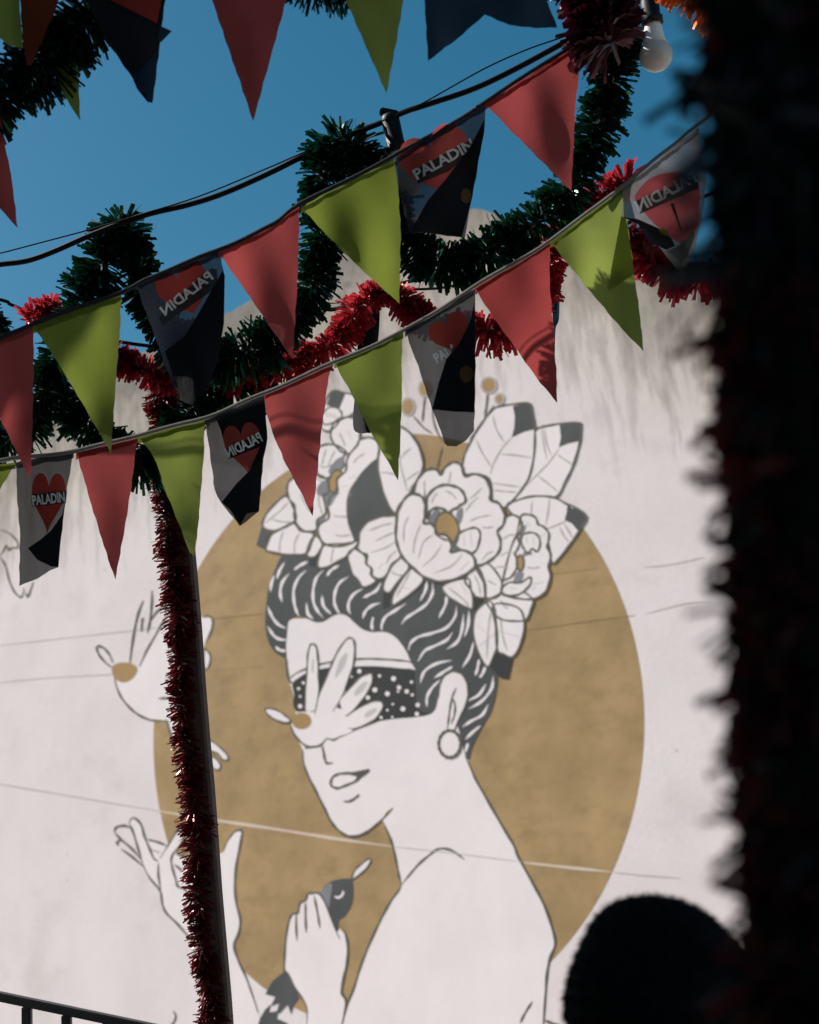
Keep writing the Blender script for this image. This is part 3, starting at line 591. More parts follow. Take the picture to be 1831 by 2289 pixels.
def lettering(a, b, height, depthf, parent, mirror=False, off=0.004, clip=None):
    """PALADIN from photograph point a to b along the baseline; mirror = seen from the back of the cloth"""
    fc = bpy.data.curves.new('lettering', 'FONT'); fc.body = 'PALADIN'; fc.size = 1.0; fc.offset = 0.03; fc.resolution_u = 3
    to = bpy.data.objects.new('lettering_tmp', fc); COL.objects.link(to)
    me = bpy.data.meshes.new_from_object(to.evaluated_get(bpy.context.evaluated_depsgraph_get()))
    bpy.data.objects.remove(to); bpy.data.curves.remove(fc)
    co = [v.co.copy() for v in me.vertices]
    x0, x1 = min(c.x for c in co), max(c.x for c in co); h1 = max(c.y for c in co)
    A, B = Vector(a), Vector(b); d = B - A; nrm = Vector((d.y, -d.x)).normalized()
    if nrm.y > 0: nrm = -nrm
    bm = bmesh.new(); bm.from_mesh(me); bpy.data.meshes.remove(me)
    for v in bm.verts:
        u = (v.co.x - x0) / (x1 - x0)
        if mirror: u = 1 - u
        p = A + d * u + nrm * height * (v.co.y / h1)
        v.co = (p.x, p.y, 0)
    if clip:
        for (cx, cy, nx, ny) in clip:
            bmesh.ops.bisect_plane(bm, geom=bm.verts[:] + bm.edges[:] + bm.faces[:], plane_co=(cx, cy, 0), plane_no=(nx, ny, 0), clear_outer=True)
    for v in bm.verts: v.co = pt(v.co.x, v.co.y, depthf(v.co.x, v.co.y) - off)
    bmesh.ops.recalc_face_normals(bm, faces=bm.faces[:])
    return bm_obj('lettering', bm, M['letters'], parent)
def clip_poly(poly, clips):
    for (cx, cy, nx, ny) in clips:
        out = []
        for i in range(len(poly)):
            a, b = poly[i], poly[(i + 1) % len(poly)]
            da = (a[0] - cx) * nx + (a[1] - cy) * ny; db = (b[0] - cx) * nx + (b[1] - cy) * ny
            if da <= 0: out.append(a)
            if (da < 0) != (db < 0):
                t = da / (da - db); out.append((a[0] + (b[0] - a[0]) * t, a[1] + (b[1] - a[1]) * t))
        poly = out
    return poly
class Bunting:
    def __init__(s, label, string, depths, tape='tape', width=13, group='bunting strings across the yard', ext=True):
        s.pts = string; s.dep = depths; s.x0, s.x1 = string[0][0], string[-1][0]
        if ext:
            a, b = string[0], string[1]; k = (a[1] - b[1]) / (b[0] - a[0]); string = [(a[0] - 1150, a[1] + 0.35 * k * 1150), (a[0] - 500, a[1] + 0.6 * k * 500)] + string
            a, b = string[-1], string[-2]; k = (a[1] - b[1]) / (a[0] - b[0]); string = string + [(a[0] + 450, a[1] + k * 450), (a[0] + 1000, a[1] + k * 1000)]; s.pts = string
        mid = pt(*string[len(string) // 2], s.d(string[len(string) // 2][0]))
        s.root = empty('bunting', (0, 0, 0)); tag(s.root, label, 'bunting', group)
        sp = spline([(x, y, 0) for x, y in string], False, 6)
        verts, faces = [], []
        for i, p in enumerate(sp):
            d = s.d(p[0]) - 0.004
            lift = 1.5 * math.sin(i * 0.9)
            for (oy, od) in ((-width * .5 + lift, 0.002), (-width * .15 + lift, -0.003), (width * .3 + lift, -0.003), (width * .5 + lift, 0.002)):
                verts.append(pt(p[0], p[1] + oy, d + od))
        for i in range(len(sp) - 1):
            for k in range(3):
                faces.append((4 * i + k, 4 * i + k + 1, 4 * i + k + 5, 4 * i + k + 4))
        mesh_obj('tape', verts, faces, M[tape], s.root, True)
    def d(s, x):
        a, b = s.x0, s.x1; t = max(-1.2, min(1.8, (x - a) / (b - a)))
        return s.dep[0] + (s.dep[1] - s.dep[0]) * t
    def sy(s, x):
        for (a, b) in zip(s.pts[:-1], s.pts[1:]):
            if a[0] <= x <= b[0]: return a[1] + (b[1] - a[1]) * (x - a[0]) / (b[0] - a[0])
        return 1e6
    def flag(s, poly, mat, amp=0.012, seed=0, curl=0.0, lean=0.0, curve=False, label=None, tilt=0.0, hem=True):
        amp *= 1.5; rg = random.Random(seed); ph = rg.uniform(0, 6.28); k1 = rg.uniform(0.014, 0.024)
        y0 = min(p[1] for p in poly); y1 = max(p[1] for p in poly); xc = sum(p[0] for p in poly) / len(poly); hw = max(abs(p[0] - xc) for p in poly)
        def depthf(x, y):
            v = max(0, (y - y0) / (y1 - y0)); u = (x - xc) / hw
            return s.d(x) + amp * v * math.sin(k1 * (x - xc) * 1.6 + 0.006 * (y - y0) + ph) + 0.35 * amp * math.sin(0.05 * (x - 0.3 * y) + ph) * (0.3 + 0.7 * v) + curl * u * u * v + lean * v + tilt * u * v
        if not curve:
            np_ = []
            for i in range(len(poly)):
                a_, b_ = Vector(poly[i]), Vector(poly[(i + 1) % len(poly)]); m = max(1, int((b_ - a_).length / 14))
                nn_ = Vector((-(b_ - a_).y, (b_ - a_).x)).normalized()
                for k in range(m):
                    q = a_ + (b_ - a_) * k / m + nn_ * (0.9 * math.sin(0.13 * k * 14 + ph + i) + rg.uniform(-0.5, 0.5)) * (k > 0)
                    np_.append((q.x, q.y))
            poly = np_
        o = sheet('flag', poly, depthf, mat, s.root, curve)
        if hem:
            tops = [p for p in poly if abs(p[1] - s.sy(p[0])) < 14]
            if len(tops) > 2:
                tops.sort(); hp = tops + [(x, y + 15 + 1.5 * math.sin(x * 0.3)) for x, y in tops[::-1]]
                sheet('hem', hp, depthf, mat, o, off=0.0022)
        if label: o['label'] = label
        o['_'] = 0; del o['_']
        return o, depthf
    def more(s, x, cols, w=185, h=320):
        for c_ in cols:
            a, b = (x, s.sy(x)), (x + w, s.sy(x + w)); m = ((a[0] + b[0]) / 2, (a[1] + b[1]) / 2)
            s.flag([a, m, b, (b[0] - w * 0.17, b[1] + h * 0.45), (m[0] + w * 0.12, m[1] + h), (a[0] + w * 0.30, a[1] + h * 0.5)], c_, 0.012, int(x) % 97); x -= w + 6

LB = 'lower string of red, lime and grey pennants sloping up across the mural'
MB = 'middle string of larger red, lime and grey pennants just below the black cable'
# --- middle row
mid = Bunting(MB, [(-110, 800), (0, 757), (73, 724), (270, 653), (348, 615), (487, 559), (600, 507), (672, 456), (882, 348), (1050, 252), (1084, 227), (1305, 86), (1420, 5)], (2.44, 2.40), 'tape_dark', 11)
mid.flag([(-80, 790), (0, 757), (73, 728), (76, 780), (74, 900), (71, 1000), (68, 1072), (40, 1015), (0, 935), (-40, 860)], 'red', 0.012, 1)
mid.flag([(73, 730), (140, 704), (210, 680), (271, 656), (268, 740), (260, 840), (253, 950), (248, 1013), (215, 955), (160, 860), (110, 780)], 'lime', 0.010, 2)
f, df = mid.flag([(303, 634), (348, 615), (420, 587), (492, 560), (502, 620), (500, 716), (485, 800), (465, 860), (432, 905), (412, 900), (385, 860), (360, 790), (330, 710)], 'grey_dark', 0.012, 3, curl=0.02)
H = heart_poly(424, 656, 118, 150, -0.62); cl = [(495, 600, 0.85, 0.52), (400, 592, -0.37, -0.93)]
sheet('heart', clip_poly(H, cl), df, 'heart', f, off=0.002)
sheet('name_band', cv('C5', P('1020,600 1045,655 1350,440 1400,380 1395,295 1360,285 1200,420')), df, 'grey', f, off=0.0035)
lettering((369, 706), (478, 622), 22, df, f, True, 0.005)
sheet('dark_print', cv('C5', P('1432,300 1445,330 1440,640 1400,880 1340,1050 1235,1165 1185,1135 1110,960 1060,820 1190,720 1300,535')), df, 'navy', f, off=0.006)
mid.flag([(488, 563), (540, 537), (600, 508), (669, 458), (668, 560), (662, 680), (655, 803), (610, 740), (560, 665), (520, 610)], 'red', 0.014, 4)
mid.flag([(673, 463), (740, 424), (810, 388), (881, 355), (890, 420), (896, 520), (894, 620), (893, 679), (850, 640), (790, 585), (730, 525)], 'lime', 0.012, 5)
f, df = mid.flag([(885, 352), (950, 310), (1020, 270), (1086, 231), (1084, 271), (1067, 383), (1053, 452), (1039, 532), (1000, 528), (950, 520), (916, 522), (906, 487), (892, 428)], 'grey_dark', 0.012, 6, curl=0.015)
sheet('heart', clip_poly(heart_poly(984, 372, 160, 170, -0.42), [(1015, 390, 0.70, 0.72)]), df, 'heart', f, off=0.002)
sheet('name_band', cv('C3', P('70,1100 100,1180 300,1100 460,960 450,890 250,1000')), df, 'grey', f, off=0.0035)
lettering((932, 402), (1063, 330), 24, df, f, False, 0.005, [(1030, 372, 0.82, 0.57)])
sheet('dark_print', cv('C3', P('530,760 430,950 280,1150 160,1290 60,1470 100,1488 380,1526 440,1300 485,1050 525,850')), df, 'navy', f, off=0.006)
sheet('ochre_dot', cv('C3', P(ell('C3', 407, 1258, 34, 50, 14))), df, 'dot', f, off=0.008)
mid.flag([(1084, 232), (1150, 190), (1230, 138), (1305, 88), (1296, 150), (1286, 240), (1281, 340), (1277, 426), (1240, 390), (1180, 330), (1130, 280)], 'red', 0.014, 7)

mid.more(-270, ['grey_dark', 'lime', 'red'])
# --- lower row
low = Bunting(LB, [(-120, 1058), (0, 1030), (167, 1008), (306, 973), (459, 933), (589, 879), (746, 810), (906, 737), (1058, 642), (1230, 537), (1394, 413), (1509, 320), (1561, 278), (1720, 150)], (2.62, 2.26), 'tape', 10)
low.flag([(-90, 1050), (-30, 1040), (35, 1034), (15, 1070), (0, 1095), (-20, 1150), (-60, 1230)], 'lime', 0.008, 11)
f, df = low.flag([(36, 1034), (100, 1020), (165, 1010), (153, 1074), (143, 1150), (134, 1230), (131, 1268), (112, 1275), (85, 1293), (43, 1310), (45, 1196), (38, 1109)], 'grey', 0.010, 12)
sheet('heart', clip_poly(heart_poly(108, 1126, 76, 138, 0.03), [(131, 1170, 0.75, 0.66)]), df, 'heart', f, off=0.002)
sheet('name_band', cv('T1', P('200,590 205,668 425,645 428,565')), df, 'grey', f, off=0.0035)
lettering((73.5, 1129.5), (146, 1121), 22, df, f, False, 0.005)
sheet('dark_print', cv('T1', P('418,640 400,720 330,820 260,880 180,935 240,1010 330,1053 376,1056 388,900 405,760')), df, 'navy', f, off=0.006)
low.flag([(170, 1012), (240, 994), (307, 976), (300, 1040), (285, 1150), (258, 1296), (232, 1220), (205, 1130), (185, 1060)], 'red', 0.009, 13, lean=0.06)
low.flag([(308, 977), (380, 957), (457, 938), (456, 1015), (448, 1115), (441, 1200), (435, 1244), (424, 1234), (400, 1170), (369, 1095), (350, 1035), (337, 1010)], 'lime', 0.010, 14, lean=0.03)
f, df = low.flag([(457, 936), (520, 912), (591, 884), (598, 980), (588, 1039), (579, 1143), (551, 1166), (536, 1176), (515, 1150), (494, 1123), (480, 1095), (466, 990)], 'grey', 0.012, 15, curl=0.02)
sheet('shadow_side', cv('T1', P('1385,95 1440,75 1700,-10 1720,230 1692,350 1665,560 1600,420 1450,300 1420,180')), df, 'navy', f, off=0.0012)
sheet('heart', heart_poly(546, 1006, 84, 120, -0.20), df, 'heart', f, off=0.0026)
sheet('name_band', cv('T1', P('1452,300 1470,362 1690,275 1695,190')), df, 'navy', f, off=0.004)
lettering((511, 1023), (588, 985), 22, df, f, True, 0.0055)
sheet('dark_print', cv('T1', P('1690,330 1640,400 1520,520 1425,640 1480,690 1545,790 1585,712 1665,700 1680,500')), df, 'navy', f, off=0.007)
low.flag([(589, 880), (660, 848), (742, 813), (733, 860), (719, 960), (709, 1060), (699, 1154), (670, 1095), (640, 1040), (610, 970), (594, 920)], 'red', 0.010, 16, tilt=0.008, lean=0.06)
low.flag([(747, 810), (820, 776), (902, 740), (898, 800), (899, 883), (895, 980), (890, 1074), (860, 1020), (825, 960), (785, 880)], 'lime', 0.010, 17, lean=0.05)
f, df = low.flag([(905, 738), (980, 692), (1062, 645), (1063, 713), (1063, 830), (1062, 922), (1060, 963), (1042, 985), (1020, 998), (1000, 997), (994, 991), (980, 950), (966, 915), (950, 865), (935, 817), (920, 780)], 'grey', 0.012, 18, curl=0.02)
sheet('heart', clip_poly(heart_poly(1012, 752, 92, 96, -0.5), [(1030, 770, 0.8, 0.6)]), df, 'heart', f, off=0.002)
lettering((977, 812), (1062, 765), 22, df, f, False, 0.004, [(1000, 800, 0.9, 0.42)])
sheet('dark_print', cv('C7', P('466,770 440,900 370,1050 280,1160 230,1320 190,1480 320,1495 462,1500 468,1200')), df, 'navy', f, off=0.005)
sheet('ochre_dot', cv('C7', P(ell('C7', 410, 1255, 44, 55, 14))), df, 'dot', f, off=0.007)
low.flag([(1060, 643), (1140, 593), (1229, 537), (1229, 643), (1239, 748), (1244, 840), (1246, 901), (1200, 845), (1150, 775), (1100, 705)], 'red', 0.012, 19, tilt=0.05, lean=0.10)
_ = low.flag([(1230, 540), (1310, 480), (1392, 418), (1403, 504), (1418, 616), (1430, 700), (1439, 786), (1390, 735), (1330, 665), (1270, 590)], 'lime', 0.012, 20, tilt=0.06, lean=0.13)
sheet('shadow_sheet', cv('C7', P('1418,170 1445,300 1490,612 1400,668 1322,722 1345,560 1375,400')), _[1], 'lime', _[0], off=0.003)  # extra lime layer laid on to darken the cloth like a cast shadow
f, df = low.flag([(1394, 414), (1470, 358), (1561, 285), (1577, 400), (1575, 449), (1565, 508), (1551, 563), (1523, 616), (1500, 585), (1480, 560), (1440, 512), (1418, 500), (1389, 483)], 'grey_sunlit', 0.014, 21, curl=-0.03, tilt=0.05, lean=0.08)
sheet('heart', cv('C4', P('545,1285 560,1230 620,1160 700,1120 790,1105 850,1115 890,1150 940,1140 955,1210 955,1330 945,1460 850,1560 740,1500 640,1410')), df, 'heart_sunlit', f, True, 0.002)
sheet('name_band', cv('C4', P('550,1290 575,1375 950,1210 945,1130')), df, 'grey', f, off=0.0035)
lettering((1428, 474), (1560, 404), 25, df, f, True, 0.005)
sheet('fold_line', cv('C4', P('770,1310 790,1305 840,1470 835,1480')), df, 'navy', f, off=0.0045)
sheet('dark_print', cv('C4', P('462,1395 560,1408 690,1465 775,1528 800,1580 745,1605 640,1562 560,1440')), df, 'navy', f, off=0.006)
sheet('lime_spot', cv('C4', P(ell('C4', 728, 1492, 38, 18, 12, 0.55))), df, 'lime', f, off=0.008)
sheet('pale_tip', cv('C4', P('745,1612 800,1590 870,1540 925,1475 930,1520 880,1640 825,1715 790,1670')), df, 'tape', f, off=0.004)

low.more(-240, ['red', 'grey', 'lime', 'red'], 150, 300)
# --- upper row, mostly above the frame
up = Bunting('topmost string of pennants hanging into the top of the picture against the sky', [(-160, -90), (200, -70), (560, -80), (900, -115), (1250, -190), (1500, -260)], (2.12, 2.0), 'tape_dark', 11)
up.flag([(-60, -85), (38, -80), (46, 40), (52, 108), (20, 100), (-20, 70)], 'lime', 0.01, 31)
up.flag([(40, -80), (150, -74), (125, 20), (70, 146), (61, 146), (50, 80)], 'brown', 0.01, 32)
f, df = up.flag([(160, -72), (385, -72), (370, 0), (362, 56), (358, 94), (350, 160), (341, 230), (330, 228), (306, 198), (296, 174), (237, 90), (195, 0)], 'navy', 0.012, 33, curl=0.02)
sheet('heart', cv('C1', P('690,-10 1010,150 1040,-10 1060,-120 700,-120')), df, 'heart', f, off=0.003)
sheet('folded_corner', cv('C1', P('1030,165 1105,200 1035,272 1010,260')), df, 'blue', f, off=0.004)
sheet('lighter_hem', cv('C1', P('860,500 1010,330 985,640 950,660 940,615 885,560')), df, 'blue', f, off=0.004)
up.flag([(445, -80), (560, -80), (662, -84), (640, 0), (605, 130), (566, 271), (525, 150), (474, 0)], 'red', 0.012, 34)
up.flag([(735, -98), (930, -118), (902, 0), (885, 100), (864, 209), (825, 120), (773, 0)], 'lime', 0.012, 35)
up.flag([(942, -122), (1195, -178), (1210, -60), (1223, 0), (1246, 62), (1196, 63), (1140, 56), (1083, 33), (1022, 87), (957, 136), (949, 0)], 'blue', 0.014, 36)
upl = Bunting('short bunting string with one lime and one red pennant at the left edge', [(-170, 320), (-20, 200), (90, 60), (180, 10), (290, -150)], (2.30, 2.25), 'tape_dark', 9, ext=False)
upl.flag([(92, 70), (175, 18), (172, 130), (176, 200), (180, 270), (150, 223), (129, 178), (105, 120)], 'lime', 0.01, 37)
upl.flag([(-100, 270), (-5, 188), (5, 270), (12, 330), (25, 390), (40, 510), (0, 466), (-60, 380)], 'red', 0.01, 38)

# ------------------------------------------------------------------ festoon cables, sockets, bulbs
def wire3(pts, d0, d1):
    a, b = pts[0][0], pts[-1][0]
    k0 = (pts[1][1] - pts[0][1]) / (pts[1][0] - pts[0][0]); k1 = (pts[-1][1] - pts[-2][1]) / (pts[-1][0] - pts[-2][0])
    pts = [(a - 1200, pts[0][1] - k0 * 0.4 * 1200), (a - 500, pts[0][1] - k0 * 0.7 * 500)] + list(pts) + [(b + 500, pts[-1][1] + k1 * 500), (b + 1100, pts[-1][1] + k1 * 1100)]
    return [pt(p[0], p[1], d0 + (d1 - d0) * (p[0] - a) / (b - a)) for p in spline([(x, y, 0) for x, y in pts], False, 6)]
fest = empty('festoon_cable'); tag(fest, 'black festoon cable with a thin guide wire and two lamp sockets across the sky', 'cable')
cab = [(-60, 598), (0, 591), (60, 583), (120, 562), (205, 525), (320, 482), (420, 458), (500, 432), (600, 388), (690, 343), (780, 302), (850, 275), (905, 250), (960, 232), (1060, 198), (1160, 150), (1285, 82), (1400, 20), (1520, -60)]
v_, f_ = tube(wire3(cab, 2.86, 2.62), 0.0062, 8); mesh_obj('cable', v_, f_, M['cable'], fest, True)
gw = [(-60, 578), (0, 566), (100, 540), (205, 512), (320, 478), (450, 437), (600, 375), (690, 336), (780, 300), (860, 268), (905, 248), (950, 228), (1080, 155), (1180, 110), (1285, 72), (1420, 5)]
v_, f_ = tube(wire3(gw, 2.855, 2.61), 0.0017, 6); mesh_obj('guide_wire', v_, f_, M['cable'], fest, True)
def lamp(px, py, d, ax_px, scale, top_px=None):
    """socket hanging on the cable with a bulb screwed into it; ax_px = image direction of its axis"""
    o = pt(px, py, d); q = pt(px + ax_px[0], py + ax_px[1], d); ax = (q - o).normalized()
    k = scale
    v_, f_ = lathe([(0.004, -0.012), (0.0135, -0.010), (0.0165, -0.002), (0.0165, 0.045), (0.0200, 0.047), (0.0205, 0.060), (0.0180, 0.0605), (0.0165, 0.056)], o, ax)
    v_ = [o + (v - o) * k for v in v_]
    sck = mesh_obj('lamp_socket', v_, f_, M['socket'], fest, True)
    v_, f_ = lathe([(0.011, 0.052), (0.0150, 0.060), (0.0165, 0.066), (0.0180, 0.078), (0.0205, 0.092), (0.0235, 0.098)], o, ax)
    v_ = [o + (v - o) * k for v in v_]
    mesh_obj('bulb_neck', v_, f_, M['bulb_neck'], sck, True)
    prof = [(0.0235, 0.0978)] + [(0.0305 * math.sin(a), 0.118 - 0.0305 * math.cos(a)) for a in [0.92 + 0.2 * i for i in range(11)]] + [(0.002, 0.1484)]
    v_, f_ = lathe(prof, o, ax)
    v_ = [o + (v - o) * k for v in v_]
    mesh_obj('bulb_globe', v_, f_, M['bulb_glass'], sck, True)
    bm = bmesh.new(); rot = Matrix.Rotation(0.35, 3, 'Y')
    box(bm, o - ax * 0.012 * k, (0.034 * k, 0.014 * k, 0.014 * k), rot); bmesh.ops.bevel(bm, geom=bm.edges[:], offset=0.003, segments=2, affect='EDGES')
    bm_obj('cable_clamp', bm, M['socket'], sck)
lamp(873, 268, 2.72, (26, 120), 1.18)
lamp(1450, -18, 2.58, (14, 120), 1.10)
fest2 = empty('festoon_cable'); tag(fest2, 'second black cable sagging behind the lower pennants under the red tinsel', 'cable')
cab2 = [(-40, 660), (24, 681), (73, 702), (180, 740), (265, 764), (400, 775), (560, 745), (700, 690), (760, 688), (895, 634), (985, 622), (1150, 600), (1400, 500), (1600, 430)]
v_, f_ = tube(wire3(cab2, 3.12, 2.75), 0.0042, 6); mesh_obj('cable', v_, f_, M['cable'], fest2, True)
v_, f_ = tube(wire3([(a, b - (12 if 600 < a < 860 else 3)) for a, b in cab2], 3.115, 2.745), 0.0014, 6); mesh_obj('guide_wire', v_, f_, M['cable'], fest2, True)
drk = Bunting('hidden string of dark pennants hanging edge-on behind the lower bunting', [(380, 772), (560, 746), (700, 696), (760, 690), (850, 655), (1000, 640), (1150, 600), (1300, 540)], (3.02, 2.80), 'tape_dark', 6, ext=False)
drk.flag(cv('C6', P('1010,580 1060,540 1115,525 1145,560 1145,640 1140,720 1120,900 1110,1100 1100,1320 1060,1345 1010,1345 980,1320 975,1240 985,1120 1000,900 1005,760 1015,660')), 'navy', 0.02, 41, curl=0.06, curve=True)
drk.flag(cv('C6', P('380,960 430,940 470,970 498,1040 480,1120 440,1200 380,1260 300,1230 320,1080')), 'navy', 0.02, 42, curl=0.05, curve=True)
f, df = drk.flag(cv('C7', P('945,480 975,500 1000,600 1018,640 1010,760 1005,900 985,960 978,1080 965,900 955,700')), 'blue', 0.01, 43, curl=0.05, curve=True)
sheet('lime_edge', cv('C7', P('945,540 962,500 968,580 958,680 962,800 955,800 948,700')), df, 'lime', f, off=0.004)

# ------------------------------------------------------------------ tinsel garlands
def tinsel(label, path, radius, mat, per_m=1500, width=0.005, seed=0, name='tinsel_garland', group=None, droop=0.12, side=None, mats=None, root=None):
    """path: world points. A twisted wire core and foil strips standing out all round it."""
    rg = np.random.RandomState(seed)
    P3 = np.array([tuple(p) for p in path]); seg = np.linalg.norm(np.diff(P3, axis=0), axis=1); cum = np.r_[0, np.cumsum(seg)]
    Ltot = cum[-1]; N = int(Ltot * per_m)
    s = rg.uniform(0, Ltot, N); ix = np.clip(np.searchsorted(cum, s) - 1, 0, len(seg) - 1); tt = (s - cum[ix]) / seg[ix]
    base = P3[ix] + (P3[ix + 1] - P3[ix]) * tt[:, None]
    T = (P3[ix + 1] - P3[ix]) / seg[ix][:, None]
    ref = np.tile(np.array([[0.31, 0.2, 0.93]]), (N, 1))
    A = np.cross(T, ref); A /= np.linalg.norm(A, axis=1)[:, None]; B = np.cross(T, A)
    ph = rg.uniform(0, 2 * np.pi, N)
    R = np.cos(ph)[:, None] * A + np.sin(ph)[:, None] * B
    if side is not None:
        sd_ = np.array(side)[None, :]; dt = (R * sd_).sum(1); keep = rg.uniform(-0.7, 1.0, N) < dt + 0.35
        base, T, R = base[keep], T[keep], R[keep]; s = s[keep]; N = len(s)
    # waves in fullness along the garland, strips leaning along it in tufts
    full = 1 + 0.10 * np.sin(s * 37 + seed) + 0.07 * np.sin(s * 91) + 0.13 * np.sin(s * 11.3 + 2 * seed)
    lean = 0.35 * np.sin(s * 55 + seed)[:, None] + rg.normal(0, 0.26, N)[:, None]
    D = R + lean * T; D /= np.linalg.norm(D, axis=1)[:, None]
    Ln = radius * full * np.clip(rg.normal(1.0, 0.10, N), 0.6, 1.3)
    stray = rg.uniform(0, 1, N) < 0.02; Ln[stray] *= 1.25
    W = np.cross(D, rg.normal(0, 1, (N, 3))); W /= np.linalg.norm(W, axis=1)[:, None]
    wd = width * rg.uniform(0.6, 1.25, N) * 0.5
    bend = rg.normal(0, 0.16, N)[:, None] * np.cross(D, W) * Ln[:, None]
    g = np.array([[0, 0, -1.0]])
    p0 = base; p1 = base + D * (Ln * 0.55)[:, None] + bend * 0.3; p2 = base + D * Ln[:, None] + bend + g * (droop * Ln)[:, None]
    V = np.empty((N, 6, 3))
    for k, (p, w_) in enumerate(((p0, 0.5), (p1, 1.0), (p2, 0.95))):
        V[:, 2 * k] = p - W * (wd * w_)[:, None]; V[:, 2 * k + 1] = p + W * (wd * w_)[:, None]
    V = V.reshape(-1, 3)
    o6 = (np.arange(N) * 6)[:, None]
    Fq = np.concatenate([o6 + np.array([[0, 1, 3, 2]]), o6 + np.array([[2, 3, 5, 4]])], 1).reshape(-1, 4)
    me = bpy.data.meshes.new('foil_strips'); me.vertices.add(len(V)); me.vertices.foreach_set('co', V.astype(np.float32).ravel())
    me.loops.add(Fq.size); me.loops.foreach_set('vertex_index', Fq.ravel().astype(np.int32))
    me.polygons.add(len(Fq)); me.polygons.foreach_set('loop_start', (np.arange(len(Fq)) * 4).astype(np.int32))
    mm = [M[mat]] + [M[m] for m in (mats or [])]
    for m in mm: me.materials.append(m)
    if mats:
        mi = np.repeat(rg.randint(0, len(mm), N), 2).astype(np.int32); me.polygons.foreach_set('material_index', mi)
    me.update(calc_edges=True); me.validate()
    if root is None:
        root = empty(name); tag(root, label, 'tinsel', group)
    so = bpy.data.objects.new('foil_strips', me); COL.objects.link(so); so.parent = root; so['kind'] = 'stuff'
    v_, f_ = tube(path, max(0.002, radius * 0.09), 6); mesh_obj('wire_core', v_, f_, M['core'], root)
    return root
def gpath(key, s, d):
    """d: one depth, or a list of depths per point"""
    pts = cv(key, P(s)); n = len(pts)
    ds = [d] * n if not isinstance(d, (list, tuple)) else ([d[0] + (d[1] - d[0]) * i / (n - 1) for i in range(n)] if len(d) == 2 and n != 2 else list(d))
    return spline([pt(x, y, q) for (x, y), q in zip(pts, ds)], False, 8)
GG = 'tinsel garlands strung over the yard'
tinsel('dark green tinsel garland looping over the black cable in deep swags', gpath('D',
       '1300,60 1290,150 1265,240 1235,330 1180,420 1100,490 1010,545 930,555 870,520 830,450 790,370 745,310 708,300 688,340 680,430 678,520 662,600 610,680 530,735 440,755 365,715 318,640 295,560 270,488 250,478 225,520 195,600 140,720 105,800 75,880 20,920 -60,930', (2.62, 2.96)),
       0.054, 'foil_green', 3000, 0.0078, 1, group=GG, mats=['foil_green'] * 6 + ['foil_glint'])
tinsel('dark green tinsel garland behind the lower pennants, crossing the red-tinselled pole', gpath('D',
       '95,770 140,850 190,905 250,945 300,985 345,950 390,880 450,830 520,800 575,745', 2.98), 0.050, 'foil_green', 3000, 0.0075, 2, group=GG, mats=['foil_green'] * 6 + ['foil_glint'])
tinsel('dark green tinsel garland hanging in the top left corner', gpath('D', '330,-120 260,-40 180,40 110,110 40,175 -40,250', (2.2, 2.28)), 0.058, 'foil_green', 3400, 0.0070, 3, group=GG, mats=['foil_green'] * 8 + ['foil_glint'])
tinsel('green tinsel garland peeping over the top edge between two pennants', gpath('D', '600,-50 660,-22 720,-20 780,-28 840,-45', 2.15), 0.034, 'foil_green', 3000, 0.005, 4, group=GG)
tinsel('short green tinsel end at the left edge above the red pennant', gpath('D', '-60,640 -25,660 -10,710 -40,760', 2.9), 0.040, 'foil_green', 3600, 0.005, 5, group=GG)
tinsel('red tinsel garland waving across the wall behind the pennants', gpath('D',
       '60,672 110,660 180,720 250,755 320,785 400,800 500,790 590,770 660,752 715,715 745,660 790,615 840,625 885,668 950,690 1020,698 1080,690 1130,620 1165,540 1195,470 1250,420 1330,375', (3.06, 2.72)),
       0.042, 'foil_red', 2600, 0.0082, 6, group=GG)
tinsel('bright red tinsel garland drooping beside the curled grey pennant', gpath('D', '1325,480 1350,530 1390,568 1440,590 1500,585 1560,560 1640,520', (2.72, 2.6)), 0.042, 'foil_red', 2600, 0.0085, 7, group=GG)
tinsel('dark magenta tinsel bunched beside the white bulb', gpath('D', '1215,-90 1240,-40 1250,10 1268,50 1278,80 1290,92', (2.36, 2.34)), 0.074, 'foil_mag', 8500, 0.0085, 8, group=GG)
tinsel('orange tinsel tuft above the white bulb', gpath('D', '1400,-40 1440,-12 1480,10 1520,40', 2.35), 0.036, 'foil_orange', 3000, 0.006, 9, group=GG)

# ------------------------------------------------------------------ leaning pole wrapped in red tinsel
def ground_foot(p_top, p_bot):
    d = p_bot - p_top; t = (0 - p_top.z) / d.z; return p_top + d * t
pole_d = 3.12
pa, pb = pt(372, 830, pole_d), pt(489, 2289, pole_d)
pb = Vector((pb.x, pb.y, pb.z)); foot = ground_foot(pa, pb)
ax = (foot - pa).normalized(); sx = ax.cross(Vector((0, 1, 0))).normalized()
if sx.x < 0: sx = -sx
sy = ax.cross(sx)
bm = bmesh.new()
hw = 0.032; n = 24; ring = []
for i in range(n + 1):
    c = pa + (foot - pa) * i / n; w = hw * (1 + 0.03 * math.sin(i * 1.7))
    ring.append([bm.verts.new(c + sx * (a * w) + sy * (b * w)) for a, b in ((-.8, -1), (.8, -1), (1, -.8), (1, .8), (.8, 1), (-.8, 1), (-1, .8), (-1, -.8))])
for i in range(n):
    for k in range(8): bm.faces.new((ring[i][k], ring[i][(k + 1) % 8], ring[i + 1][(k + 1) % 8], ring[i + 1][k]))
bm.faces.new(ring[0]); bm.faces.new(ring[-1][::-1])
bmesh.ops.recalc_face_normals(bm, faces=bm.faces[:])
pole = bm_obj('timber_pole', bm, M['pole']); tag(pole, 'slim brown timber pole standing upright before the mural with red tinsel down its side', 'pole')
tp = []
